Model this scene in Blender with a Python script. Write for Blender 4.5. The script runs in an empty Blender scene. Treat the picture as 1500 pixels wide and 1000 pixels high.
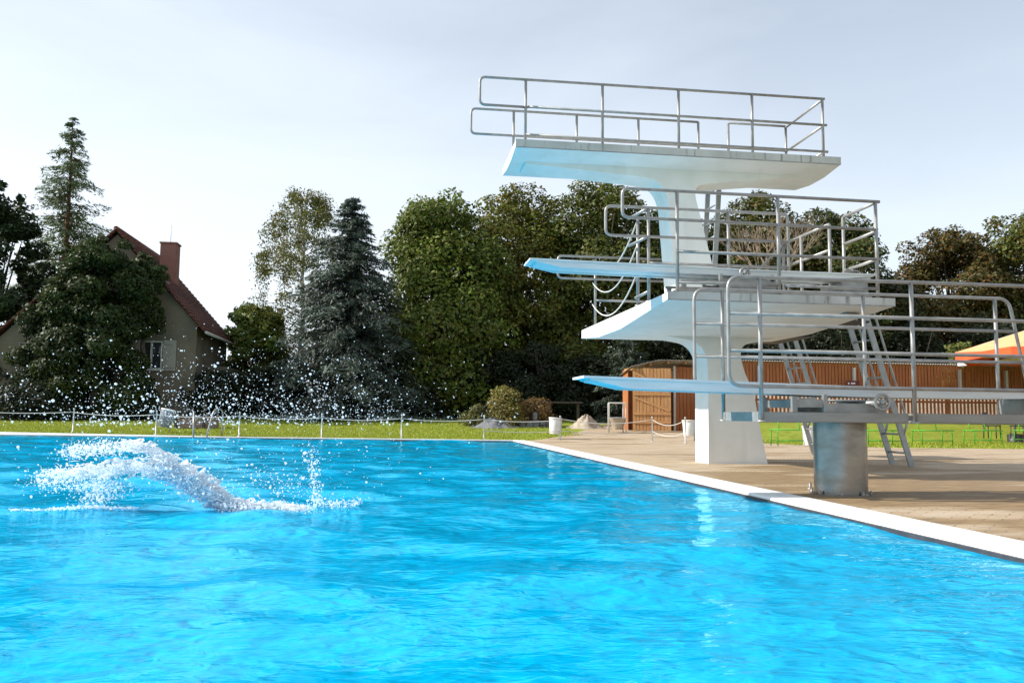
import bpy, bmesh, math, random
import numpy as np
from mathutils import Vector, Matrix
random.seed(7); rng = np.random.default_rng(11)
C = bpy.context.scene.collection
SC = bpy.context.scene

# ------------------------------------------------------------------ camera (calibrated from the photograph's vanishing lines)
F, YAW, PITCH, ROLL, EYE = 1220.3, 0.13947, 0.087988, 0.010128, 0.757
def cam_axes():
    cy, sy = math.cos(YAW), math.sin(YAW); cp, sp = math.cos(PITCH), math.sin(PITCH)
    r0 = Vector((cy, -sy, 0)); fw = Vector((sy*cp, cy*cp, sp)); up = r0.cross(fw)
    cr, sr = math.cos(ROLL), math.sin(ROLL)
    return cr*r0 + sr*up, -sr*r0 + cr*up, fw
CR, CU, CF = cam_axes()
def at(x, y, Y=None, Z=None, X=None):
    """the world point seen at photo pixel (x, y) on the plane Y, Z or X = const"""
    x, y = float(x), float(y); d = (x-750)/F*CR - (y-500)/F*CU + CF
    t = float(Y)/d.y if Y is not None else ((Z-EYE)/d.z if Z is not None else X/d.x)
    return Vector((0, 0, EYE)) + d*t
cd = bpy.data.cameras.new('camera'); cam = bpy.data.objects.new('camera', cd); C.objects.link(cam)
cam.matrix_world = Matrix(((CR.x, CU.x, -CF.x, 0), (CR.y, CU.y, -CF.y, 0), (CR.z, CU.z, -CF.z, EYE), (0, 0, 0, 1)))
cd.sensor_width = 36; cd.lens = F/1500*36; cd.clip_start = 0.05; cd.clip_end = 6000
SC.camera = cam

def g(Y):
    """ground level: flat round the pool, then a slow rise towards the trees"""
    return max(0.0, min(0.80, (Y-26.0)*0.043)) if Y > 26 else 0.0

# ------------------------------------------------------------------ materials
def nodes(m):
    m.use_nodes = True
    return m.node_tree.nodes, m.node_tree.links
def mat(name, base, rough=0.6, metal=0.0, base2=None, scale=6.0, stretch=(1, 1, 1), detail=6.0, lo=0.35, hi=0.65,
        bump=0.0, bscale=40.0, spec=0.5, rough2=None, base3=None, scale3=1.0, lo3=.5, hi3=.7, stretch3=(1, 1, 1)):
    m = bpy.data.materials.new(name); N, L = nodes(m); b = N['Principled BSDF']
    b.inputs['Base Color'].default_value = (*base, 1); b.inputs['Roughness'].default_value = rough
    b.inputs['Metallic'].default_value = metal; b.inputs['Specular IOR Level'].default_value = spec
    tc = N.new('ShaderNodeTexCoord')
    def noise(sc, st, lo, hi, det=detail):
        mp = N.new('ShaderNodeMapping'); mp.inputs['Scale'].default_value = st
        L.new(tc.outputs['Object'], mp.inputs['Vector'])
        n = N.new('ShaderNodeTexNoise'); n.inputs['Scale'].default_value = sc; n.inputs['Detail'].default_value = det
        L.new(mp.outputs[0], n.inputs['Vector'])
        r = N.new('ShaderNodeMapRange'); r.inputs[1].default_value = lo; r.inputs[2].default_value = hi
        L.new(n.outputs['Fac'], r.inputs[0]); return n, r
    col = None
    if base2 is not None:
        n, r = noise(scale, stretch, lo, hi)
        mx = N.new('ShaderNodeMix'); mx.data_type = 'RGBA'
        mx.inputs[6].default_value = (*base, 1); mx.inputs[7].default_value = (*base2, 1)
        L.new(r.outputs[0], mx.inputs[0]); col = mx.outputs[2]
        if rough2 is not None:
            rr = N.new('ShaderNodeMapRange'); rr.inputs[3].default_value = rough; rr.inputs[4].default_value = rough2
            L.new(r.outputs[0], rr.inputs[0]); L.new(rr.outputs[0], b.inputs['Roughness'])
    if base3 is not None:
        n, r = noise(scale3, stretch3, lo3, hi3)
        mx = N.new('ShaderNodeMix'); mx.data_type = 'RGBA'; mx.inputs[7].default_value = (*base3, 1)
        L.new(col, mx.inputs[6]); L.new(r.outputs[0], mx.inputs[0]); col = mx.outputs[2]
    if col is not None: L.new(col, b.inputs['Base Color'])
    if bump:
        n, r = noise(bscale, (1, 1, 1), 0, 1)
        bp = N.new('ShaderNodeBump'); bp.inputs['Strength'].default_value = bump; bp.inputs['Distance'].default_value = .02
        L.new(n.outputs['Fac'], bp.inputs['Height']); L.new(bp.outputs[0], b.inputs['Normal'])
    return m
def leaf_mat(name, trans=0.3, rough=.55):
    m = bpy.data.materials.new(name); N, L = nodes(m); b = N['Principled BSDF']
    a = N.new('ShaderNodeAttribute'); a.attribute_name = 'Col'
    L.new(a.outputs['Color'], b.inputs['Base Color']); b.inputs['Roughness'].default_value = rough
    b.inputs['Specular IOR Level'].default_value = .35
    t = N.new('ShaderNodeBsdfTranslucent'); L.new(a.outputs['Color'], t.inputs['Color'])
    mx = N.new('ShaderNodeMixShader'); mx.inputs[0].default_value = trans
    L.new(b.outputs[0], mx.inputs[1]); L.new(t.outputs[0], mx.inputs[2])
    L.new(mx.outputs[0], N['Material Output'].inputs['Surface'])
    return m
M = {}
M['concrete'] = mat('white painted concrete', (.80, .80, .77), .6, base2=(.73, .73, .69), scale=2.2, bump=.15, bscale=60, base3=(.66, .655, .61), scale3=1.5, stretch3=(2.5, 2.5, .35), lo3=.56, hi3=.82)
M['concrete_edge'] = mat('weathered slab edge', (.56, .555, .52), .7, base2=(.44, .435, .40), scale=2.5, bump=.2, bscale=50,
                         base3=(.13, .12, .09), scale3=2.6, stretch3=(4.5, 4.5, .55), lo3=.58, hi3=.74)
M['steel'] = mat('galvanised rail', (.36, .35, .335), .40, .45, base2=(.27, .26, .245), scale=9, bump=.05)
M['dark_steel'] = mat('dull steel', (.34, .34, .33), .5, .5, base2=(.26, .25, .24), scale=9)
M['beam'] = mat('grey steel beam', (.30, .29, .27), .55, .25, base2=(.24, .23, .21), scale=5, stretch=(.4, 3, 3), bump=.08)
M['stainless'] = mat('brushed stainless sheet', (.31, .30, .29), .22, 1.0, base2=(.22, .20, .175), scale=3, stretch=(1, 1, 2.2), rough2=.42, bump=.03, bscale=30)
M['ladder'] = mat('grey aluminium ladder', (.36, .38, .38), .45, .5, base2=(.28, .29, .29), scale=8)
M['board'] = mat('white springboard', (.78, .80, .80), .45, base2=(.68, .70, .70), scale=5, stretch=(.6, 3, 3))
M['coping'] = mat('white pool coping', (.86, .86, .84), .5, base2=(.76, .76, .73), scale=4, bump=.1)
M['gutter'] = mat('dark pool gutter', (.055, .05, .055), .5, base2=(.03, .03, .035), scale=8)
M['tile'] = mat('blue pool tile', (.05, .38, .62), .3, base2=(.04, .33, .56), scale=3)
M['rope'] = mat('pale rope', (.62, .60, .56), .8, base2=(.5, .48, .44), scale=60)
M['post'] = mat('grey steel post', (.58, .57, .55), .45, .2, base2=(.48, .47, .45), scale=10)
M['binwhite'] = mat('white plastic bin', (.74, .73, .70), .5, base2=(.62, .61, .58), scale=6, bump=.1)
M['bingrey'] = mat('grey ribbed bin', (.36, .37, .40), .5, base2=(.22, .23, .26), scale=9, stretch=(2, 2, .3))
M['brick'] = mat('brown brick', (.24, .15, .12), .8, base2=(.30, .22, .19), scale=14, bump=.3)
M['darkwood'] = mat('dark post', (.06, .05, .045), .8, base2=(.09, .075, .06), scale=10)
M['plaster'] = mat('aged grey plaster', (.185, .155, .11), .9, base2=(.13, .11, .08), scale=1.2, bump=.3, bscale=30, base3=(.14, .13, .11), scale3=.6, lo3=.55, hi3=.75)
M['frame'] = mat('white window frame', (.55, .54, .50), .6, base2=(.45, .44, .40), scale=8)
M['glass'] = mat('dark window glass', (.03, .035, .04), .08, base2=(.04, .045, .05), scale=2)
M['shutter'] = mat('weathered shutter', (.36, .34, .29), .8, base2=(.26, .245, .21), scale=8, stretch=(6, 6, .6))
M['woodlight'] = mat('honey timber', (.50, .26, .10), .7, base2=(.38, .18, .065), scale=5, stretch=(5, 5, .35), bump=.2)
M['wood'] = mat('red brown timber', (.42, .15, .045), .7, base2=(.29, .095, .03), scale=5, stretch=(5, 5, .3), bump=.2)
M['wooddark'] = mat('dark timber', (.13, .06, .03), .8, base2=(.09, .04, .02), scale=6)
M['picket'] = mat('stained picket', (.30, .10, .04), .75, base2=(.22, .07, .03), scale=6, stretch=(5, 5, .4))
M['roofing'] = mat('corrugated roofing', (.55, .53, .50), .7, base2=(.40, .38, .35), scale=7)
M['green'] = mat('green bench paint', (.10, .42, .04), .4, base2=(.08, .36, .035), scale=9)
M['orange'] = mat('orange canopy', (.78, .10, .02), .8, base2=(.70, .08, .018), scale=4)
M['cream'] = mat('cream canopy', (.80, .40, .19), .8, base2=(.76, .36, .16), scale=3)
M['whitecloth'] = mat('white canopy', (.78, .80, .84), .8, base2=(.70, .72, .76), scale=3)
M['black'] = mat('black plastic', (.02, .02, .022), .5, base2=(.03, .03, .03), scale=8)
M['redbox'] = mat('dark red sign board', (.12, .02, .02), .5, base2=(.09, .02, .02), scale=8)
M['signwhite'] = mat('white sign paint', (.8, .8, .78), .6)
M['stone'] = mat('grey stones', (.22, .22, .23), .9, base2=(.12, .12, .125), scale=6, bump=.6, bscale=20)
M['sand'] = mat('pale gravel heap', (.46, .39, .30), .95, base2=(.34, .28, .21), scale=9, bump=.5, bscale=40)
M['bark'] = mat('bark', (.10, .075, .055), .9, base2=(.05, .04, .03), scale=8, stretch=(4, 4, .6), bump=.5)
M['redbark'] = mat('reddish bark', (.19, .085, .05), .9, base2=(.10, .05, .035), scale=8, stretch=(4, 4, .6), bump=.5)
M['birchbark'] = mat('birch bark', (.5, .48, .44), .8, base2=(.12, .11, .10), scale=7, stretch=(.6, .6, 3), lo=.5, hi=.6)
M['twig'] = mat('bare pale twigs', (.40, .31, .23), .85, base2=(.30, .22, .16), scale=9)
M['leaf'] = leaf_mat('broad leaves', .28)
M['needle'] = leaf_mat('conifer needles', .12, .6)
M['skin'] = mat('skin', (.62, .36, .25), .5, base2=(.56, .31, .21), scale=8)
M['darkcloth'] = mat('dark swimwear', (.05, .03, .04), .6, base2=(.07, .04, .05), scale=8)

# ------------------------------------------------------------------ mesh builder
class MB:
    def __init__(s): s.v = []; s.f = []; s.sm = []
    def add(s, vs, fs, smooth=False):
        o = len(s.v); s.v += [tuple(v) for v in vs]; s.f += [tuple(i+o for i in f) for f in fs]; s.sm += [smooth]*len(fs)
    def box(s, a, b, bev=0.0):
        x0, y0, z0 = (min(a[i], b[i]) for i in range(3)); x1, y1, z1 = (max(a[i], b[i]) for i in range(3))
        if bev <= 0:
            s.add([(x0,y0,z0),(x1,y0,z0),(x1,y1,z0),(x0,y1,z0),(x0,y0,z1),(x1,y0,z1),(x1,y1,z1),(x0,y1,z1)],
                  [(0,3,2,1),(4,5,6,7),(0,1,5,4),(1,2,6,5),(2,3,7,6),(3,0,4,7)])
            return
        bm = bmesh.new(); bmesh.ops.create_cube(bm, size=1)
        for v in bm.verts: v.co = Vector(((x0+x1)/2+v.co.x*(x1-x0), (y0+y1)/2+v.co.y*(y1-y0), (z0+z1)/2+v.co.z*(z1-z0)))
        bmesh.ops.bevel(bm, geom=bm.edges[:], offset=bev, segments=2, affect='EDGES')
        s.bm(bm)
    def bm(s, bm, smooth=False):
        bm.verts.ensure_lookup_table(); bm.verts.index_update()
        s.add([v.co[:] for v in bm.verts], [[v.index for v in f.verts] for f in bm.faces], smooth); bm.free()
    def prism(s, prof, y0, y1):
        """extrude an (x, z) outline from y0 to y1"""
        n = len(prof)
        a = sum(prof[i][0]*prof[(i+1) % n][1]-prof[(i+1) % n][0]*prof[i][1] for i in range(n))
        if a < 0: prof = prof[::-1]
        vs = [(x, y0, z) for x, z in prof]+[(x, y1, z) for x, z in prof]
        fs = [tuple(range(n)), tuple(range(2*n-1, n-1, -1))]+[((i+1) % n, i, i+n, (i+1) % n+n) for i in range(n)]
        s.add(vs, fs)
    def prism_x(s, prof, x0, x1):
        """extrude a (y, z) outline from x0 to x1"""
        n = len(prof)
        a = sum(prof[i][0]*prof[(i+1) % n][1]-prof[(i+1) % n][0]*prof[i][1] for i in range(n))
        if a < 0: prof = prof[::-1]
        vs = [(x0, y, z) for y, z in prof]+[(x1, y, z) for y, z in prof]
        fs = [tuple(range(n-1, -1, -1)), tuple(range(n, 2*n))]+[(i, (i+1) % n, (i+1) % n+n, i+n) for i in range(n)]
        s.add(vs, fs)
    def tube(s, pts, r, seg=10, fillet=0.0, cap=True, radii=None):
        P = [Vector(p) for p in pts]; R = list(radii) if radii else None
        if fillet > 0 and len(P) > 2:
            Q = [P[0]]
            for i in range(1, len(P)-1):
                a = P[i-1]-P[i]; b = P[i+1]-P[i]; d = min(fillet, a.length*.49, b.length*.49)
                p0 = P[i]+a.normalized()*d; p1 = P[i]+b.normalized()*d
                for k in range(7):
                    t = k/6; Q.append((1-t)**2*p0+2*t*(1-t)*P[i]+t*t*p1)
            Q.append(P[-1]); P = Q; R = None
        n = len(P)
        if R is None: R = [r]*n
        tg = []
        for i in range(n):
            d = (P[min(i+1, n-1)]-P[max(i-1, 0)])
            tg.append(d.normalized() if d.length > 1e-9 else Vector((0, 0, 1)))
        u = tg[0].orthogonal().normalized(); vs = []; fs = []
        for i in range(n):
            u = (u-tg[i]*u.dot(tg[i])); u = u.normalized() if u.length > 1e-6 else tg[i].orthogonal().normalized()
            w = tg[i].cross(u)
            for k in range(seg):
                a = 2*math.pi*k/seg; vs.append(P[i]+(u*math.cos(a)+w*math.sin(a))*R[i])
        for i in range(n-1):
            for k in range(seg):
                k2 = (k+1) % seg; fs.append((i*seg+k, i*seg+k2, (i+1)*seg+k2, (i+1)*seg+k))
        if cap: fs += [tuple(range(seg-1, -1, -1)), tuple(range((n-1)*seg, n*seg))]
        s.add(vs, fs, True)
    def lathe(s, prof, cx, cy, seg=32, smooth=True, axis=None):
        vs = []; fs = []; n = len(prof)
        for r, z in prof:
            for k in range(seg):
                a = 2*math.pi*k/seg; vs.append((cx+r*math.cos(a), cy+r*math.sin(a), z))
        for i in range(n-1):
            for k in range(seg):
                k2 = (k+1) % seg; fs.append((i*seg+k, i*seg+k2, (i+1)*seg+k2, (i+1)*seg+k))
        s.add(vs, fs, smooth); s.add([vs[k] for k in range(seg)], [tuple(range(seg-1, -1, -1))])
        s.add([vs[(n-1)*seg+k] for k in range(seg)], [tuple(range(seg))])
    def build(s, name, m, parent=None, xf=None):
        me = bpy.data.meshes.new(name); me.from_pydata(s.v, [], s.f); me.validate(); me.update()
        if len(me.polygons) == len(s.sm): me.polygons.foreach_set('use_smooth', s.sm)
        me.materials.append(m)
        o = bpy.data.objects.new(name, me); C.objects.link(o)
        if parent is not None:
            o.parent = parent
            if parent.type == 'EMPTY' or True:
                o.matrix_parent_inverse = world_of(parent).inverted()
        return o
def world_of(o):
    m = o.matrix_basis.copy()
    while o.parent is not None:
        m = world_of(o.parent) @ o.matrix_parent_inverse @ m; return m
    return m
def tag(o, label, cat, group=None):
    o['label'] = label; o['category'] = cat
    if group: o['group'] = group
    return o
def thing(name, label, cat, loc=(0, 0, 0), group=None):
    o = bpy.data.objects.new(name, None); C.objects.link(o); o.location = loc; o.empty_display_size = .2
    return tag(o, label, cat, group)
def struct(o): o['kind'] = 'structure'; return o
def stuff(o): o['kind'] = 'stuff'; return o
def tree_copy(root, loc, label):
    """copy a thing, its parts and their sub-parts"""
    def rec(o, par):
        c = o.copy(); C.objects.link(c)
        if par is not None: c.parent = par
        for ch in [x for x in bpy.data.objects if x.parent == o]: rec(ch, c)
        return c
    r = rec(root, None); r.location = loc; r['label'] = label; return r

# fast mesh from arrays of equal polygons
def quads(name, V, Fc, m, col=None, parent=None, smooth=False):
    V = np.asarray(V, np.float32).reshape(-1, 3); Fc = np.asarray(Fc, np.int32); k = Fc.shape[1]
    me = bpy.data.meshes.new(name); me.vertices.add(len(V)); me.vertices.foreach_set('co', V.ravel())
    me.loops.add(Fc.size); me.loops.foreach_set('vertex_index', Fc.ravel())
    me.polygons.add(len(Fc)); me.polygons.foreach_set('loop_start', np.arange(0, Fc.size, k, dtype=np.int32))
    me.polygons.foreach_set('loop_total', np.full(len(Fc), k, np.int32))
    if smooth: me.polygons.foreach_set('use_smooth', np.ones(len(Fc), bool))
    if col is not None:
        at_ = me.color_attributes.new('Col', 'FLOAT_COLOR', 'POINT')
        c4 = np.ones((len(V), 4), np.float32); c4[:, :3] = col; at_.data.foreach_set('color', c4.ravel())
    me.update(calc_edges=True); me.materials.append(m)
    o = bpy.data.objects.new(name, me); C.objects.link(o)
    if parent is not None:
        o.parent = parent; o.matrix_parent_inverse = world_of(parent).inverted()
    return o
def norm(a): return a/np.maximum(np.linalg.norm(a, axis=1, keepdims=True), 1e-9)
def leaves(name, P, Nn, S, Cc, m, parent=None, aspect=.5, along=None):
    """rhombic leaf quads at P facing Nn, half length S, colour Cc; 'along' fixes the long axis"""
    n = len(P); Nn = norm(Nn)
    t = rng.normal(size=(n, 3)) if along is None else along
    t = norm(t-Nn*(t*Nn).sum(1, keepdims=True)); b = np.cross(Nn, t); S = S[:, None]
    V = np.stack([P-t*S, P+b*S*aspect-Nn*S*.12, P+t*S, P-b*S*aspect-Nn*S*.12], 1)
    return quads(name, V, np.arange(4*n).reshape(n, 4), m, np.repeat(Cc, 4, 0), parent)

# ------------------------------------------------------------------ sky, sun
EL, AZ = math.radians(35), math.radians(7)
S = Vector((-math.cos(EL)*math.cos(AZ), math.cos(EL)*math.sin(AZ), math.sin(EL)))
w = bpy.data.worlds.new('World'); SC.world = w; w.use_nodes = True
N, L = w.node_tree.nodes, w.node_tree.links
bg = N['Background']; sky = N.new('ShaderNodeTexSky'); sky.sky_type = 'NISHITA'; sky.sun_disc = False
sky.sun_elevation = EL; sky.sun_rotation = math.atan2(S.x, S.y); sky.air_density = 1.0; sky.dust_density = 1.0; sky.ozone_density = 1.2
tc = N.new('ShaderNodeTexCoord')
mp = N.new('ShaderNodeMapping'); mp.inputs['Scale'].default_value = (1.0, 1.0, 3.2); mp.inputs['Location'].default_value = (.35, .1, .6)
L.new(tc.outputs['Generated'], mp.inputs['Vector'])
nz = N.new('ShaderNodeTexNoise'); nz.inputs['Scale'].default_value = 2.1; nz.inputs['Detail'].default_value = 7; nz.inputs['Roughness'].default_value = .52
nz.inputs['Distortion'].default_value = .35; L.new(mp.outputs[0], nz.inputs['Vector'])
rmp = N.new('ShaderNodeMapRange'); rmp.inputs[1].default_value = .40; rmp.inputs[2].default_value = .75; rmp.inputs[3].default_value = 0; rmp.inputs[4].default_value = .15
L.new(nz.outputs['Fac'], rmp.inputs[0])
sx = N.new('ShaderNodeSeparateXYZ'); L.new(tc.outputs['Generated'], sx.inputs[0])
hz = N.new('ShaderNodeMapRange'); hz.interpolation_type = 'SMOOTHSTEP'; hz.inputs[1].default_value = -.02; hz.inputs[2].default_value = .62; hz.inputs[3].default_value = .80; hz.inputs[4].default_value = .40
L.new(sx.outputs['Z'], hz.inputs[0])                              # thin haze, denser towards the horizon
lf = N.new('ShaderNodeMapRange'); lf.interpolation_type = 'SMOOTHSTEP'; lf.inputs[1].default_value = -.75; lf.inputs[2].default_value = .55; lf.inputs[3].default_value = .16; lf.inputs[4].default_value = -.10
L.new(sx.outputs['X'], lf.inputs[0])
a1 = N.new('ShaderNodeMath'); L.new(hz.outputs[0], a1.inputs[0]); L.new(rmp.outputs[0], a1.inputs[1])
a2 = N.new('ShaderNodeMath'); a2.use_clamp = True; L.new(a1.outputs[0], a2.inputs[0]); L.new(lf.outputs[0], a2.inputs[1])
mx = N.new('ShaderNodeMix'); mx.data_type = 'RGBA'; L.new(a2.outputs[0], mx.inputs[0])
L.new(sky.outputs[0], mx.inputs[6])
mx.inputs[7].default_value = (8.6, 9.3, 10.0, 1)
L.new(mx.outputs[2], bg.inputs['Color']); bg.inputs['Strength'].default_value = 0.10
sl = bpy.data.lights.new('sun', 'SUN'); sl.energy = 5.0; sl.angle = math.radians(.53); sl.color = (1, .955, .88)
so = bpy.data.objects.new('sun', sl); C.objects.link(so); so.rotation_euler = (-S).to_track_quat('-Z', 'Y').to_euler(); so.location = (-20, 10, 30)
SC.view_settings.view_transform = 'Standard'; SC.view_settings.look = 'None'; SC.view_settings.exposure = 0.42
SC.view_settings.gamma = 1; SC.view_settings.use_curve_mapping = False
SC.cycles.max_bounces = 14; SC.cycles.diffuse_bounces = 10; SC.cycles.transmission_bounces = 10; SC.cycles.glossy_bounces = 4; SC.cycles.transparent_max_bounces = 24
SC.cycles.caustics_reflective = False; SC.cycles.caustics_refractive = False

# ------------------------------------------------------------------ ground, lawn, deck, pool
XL, XR, YN = -24.0, 3.50, -7.0          # water bounds; the far wall runs slightly askew
XO = 3.89                               # outer edge of the coping
def yfar(x): return 24.55+.20*(XR-x)
WZ = -.032
lawn_m = mat('lawn', (.19, .235, .022), .9, base2=(.25, .28, .035), scale=.9, detail=8, bump=.6, bscale=25, spec=.2,
             base3=(.13, .17, .016), scale3=5, lo3=.5, hi3=.75)
def deck_material():
    m = bpy.data.materials.new('brick paving'); N, L = nodes(m); b = N['Principled BSDF']; tc = N.new('ShaderNodeTexCoord')
    def noise(sc, st, lo, hi, det=8):
        mp = N.new('ShaderNodeMapping'); mp.inputs['Scale'].default_value = st; L.new(tc.outputs['Object'], mp.inputs['Vector'])
        n = N.new('ShaderNodeTexNoise'); n.inputs['Scale'].default_value = sc; n.inputs['Detail'].default_value = det; L.new(mp.outputs[0], n.inputs['Vector'])
        r = N.new('ShaderNodeMapRange'); r.inputs[1].default_value = lo; r.inputs[2].default_value = hi; L.new(n.outputs['Fac'], r.inputs[0]); return r.outputs[0]
    def mix(f, a, c):
        x = N.new('ShaderNodeMix'); x.data_type = 'RGBA'
        if isinstance(f, float): x.inputs[0].default_value = f
        else: L.new(f, x.inputs[0])
        for i, v in ((6, a), (7, c)):
            if isinstance(v, tuple): x.inputs[i].default_value = (*v, 1)
            else: L.new(v, x.inputs[i])
        return x.outputs[2]
    mp = N.new('ShaderNodeMapping'); mp.inputs['Rotation'].default_value = (0, 0, .785); L.new(tc.outputs['Object'], mp.inputs['Vector'])
    bt = N.new('ShaderNodeTexBrick'); bt.inputs['Scale'].default_value = 1; bt.inputs['Brick Width'].default_value = .22; bt.inputs['Row Height'].default_value = .11; bt.inputs['Mortar Size'].default_value = .007
    bt.inputs['Color1'].default_value = (.46, .345, .225, 1); bt.inputs['Color2'].default_value = (.39, .28, .175, 1); bt.inputs['Mortar'].default_value = (.16, .13, .09, 1)
    L.new(mp.outputs[0], bt.inputs['Vector'])
    c = mix(noise(3.0, (.5, 1.4, 1), .4, .7), bt.outputs['Color'], (.47, .385, .285))
    sx = N.new('ShaderNodeSeparateXYZ'); L.new(tc.outputs['Object'], sx.inputs[0])
    r = N.new('ShaderNodeMapRange'); r.inputs[1].default_value = 16.5; r.inputs[2].default_value = 8.5; r.inputs[3].default_value = -.10; r.inputs[4].default_value = .30; L.new(sx.outputs['Y'], r.inputs[0])
    n = noise(.8, (.45, 1.5, 1), .25, .75)
    ad = N.new('ShaderNodeMath'); L.new(n, ad.inputs[0]); L.new(r.outputs[0], ad.inputs[1])
    wet = N.new('ShaderNodeMapRange'); wet.inputs[1].default_value = .50; wet.inputs[2].default_value = .66; L.new(ad.outputs[0], wet.inputs[0])   # ground still wet from splashed water
    c2 = mix(noise(6, (.6, 2, 1), .35, .65), (.30, .20, .095), (.165, .105, .05))
    wf = N.new('ShaderNodeMath'); wf.operation = 'MULTIPLY'; wf.inputs[1].default_value = .85; L.new(wet.outputs[0], wf.inputs[0])
    L.new(mix(wf.outputs[0], c, c2), b.inputs['Base Color'])
    rr = N.new('ShaderNodeMapRange'); rr.inputs[3].default_value = .8; rr.inputs[4].default_value = .6; b.inputs['Specular IOR Level'].default_value = .3; L.new(wet.outputs[0], rr.inputs[0]); L.new(rr.outputs[0], b.inputs['Roughness'])
    bp = N.new('ShaderNodeBump'); bp.inputs['Strength'].default_value = .35; bp.inputs['Distance'].default_value = .01; L.new(bt.outputs['Fac'], bp.inputs['Height']); bp.invert = True; L.new(bp.outputs[0], b.inputs['Normal'])
    return m
deck_m = deck_material()
def rows(name, R, m, lift=0.0):
    """sheet from rows (Y, X0, X1), following the ground"""
    mb = MB(); vs = []; fs = []
    K = 8
    for (Y, a, b) in R:
        for k in range(K+1):
            x = a+(b-a)*k/K; y = Y(x) if callable(Y) else Y
            vs.append((x, y, g(y)+lift))
    for i in range(len(R)-1):
        for k in range(K):
            p = i*(K+1)+k; fs.append((p, p+1, p+K+2, p+K+1))
    mb.add(vs, fs, True); return struct(mb.build(name, m))
far = lambda d: (lambda x: yfar(x)+d)
ysteps = [34, 36, 39, 42, 45, 48, 50, 55, 70, 120, 300, 1200, 5000]
rows('lawn', [(far(.36), XL-.4, XO), (far(2), XL-.4, XO)]+[(y, XL-.4, XO) for y in ysteps], lawn_m, -.012)
rows('lawn', [(y, XO, 5000) for y in [-8, 0, 10, 20, 26, 28, 30, 32]+ysteps], lawn_m, -.012)
rows('lawn', [(y, -5000, XL-.4) for y in [-8, 0, 10, 20, 26, 28, 30, 32]+ysteps], lawn_m, -.012)
rows('lawn', [(y, -5000, 5000) for y in [-5000, -500, -100, -30, -8]], lawn_m, -.012)
rows('pool_deck', [(-8, XO, 60), (10, XO, 60), (17.5, XO, 60), (19.0, XO, 30), (19.6, XO, 24), (20.4, XO, 13), (21.9, XO, 11.5), (23.6, XO, 10.8),
                   (24.6, XO, 10.6), (26, 4.6, 10.6), (27.0, 5.2, 10.8), (28, 5.8, 11.6), (30, 6.7, 13), (33, 8.0, 14), (36, 9.5, 15)], deck_m, .0)
mb = MB()                                                        # near deck strip, left deck strip, behind and beside the camera
mb.box((XL-3, YN-.4, -.05), (XO, YN-1.0, .001)); struct(mb.build('pool_deck', deck_m))
# coping: right, far (askew), left, near, with the dark overflow gutter under its lip
mb = MB(); mb.box((XR+.01, YN, -.035), (XO, 24.6, .012), .008)
mb.box((XL-.4, YN-.4, -.035), (XO, YN-.001, .012), .008)
def askew(mb, d0, d1, z0, z1, x0=XL, x1=XR+.39):
    vs = [(x0, yfar(x0)+d0, z0), (x1, yfar(x1)+d0, z0), (x1, yfar(x1)+d1, z0), (x0, yfar(x0)+d1, z0)]
    vs += [(a, b, z1) for a, b, _ in vs]
    mb.add(vs, [(0,3,2,1),(4,5,6,7),(0,1,5,4),(1,2,6,5),(2,3,7,6),(3,0,4,7)])
askew(mb, .012, .36, -.033, .014)
struct(mb.build('pool_coping', M['coping']))
mb = MB(); mb.box((XR-.02, YN, -.30), (XR+.008, 24.56, -.012)); askew(mb, -.02, .008, -.30, -.012, XL, XR-.03)
struct(mb.build('pool_gutter', M['gutter']))
mb = MB()
vs = [(XL, YN, -.3), (XR+.02, YN, -.3), (XR+.02, yfar(XR), -.3), (XL, yfar(XL), -.3)]; vs += [(a, b, -2.6) for a, b, _ in vs]
mb.add(vs, [(4,5,6,7),(0,4,5,1)[::-1],(1,2,6,5)[::-1],(2,3,7,6)[::-1],(3,0,4,7)[::-1]]); struct(mb.build('pool_basin', M['tile']))
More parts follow.
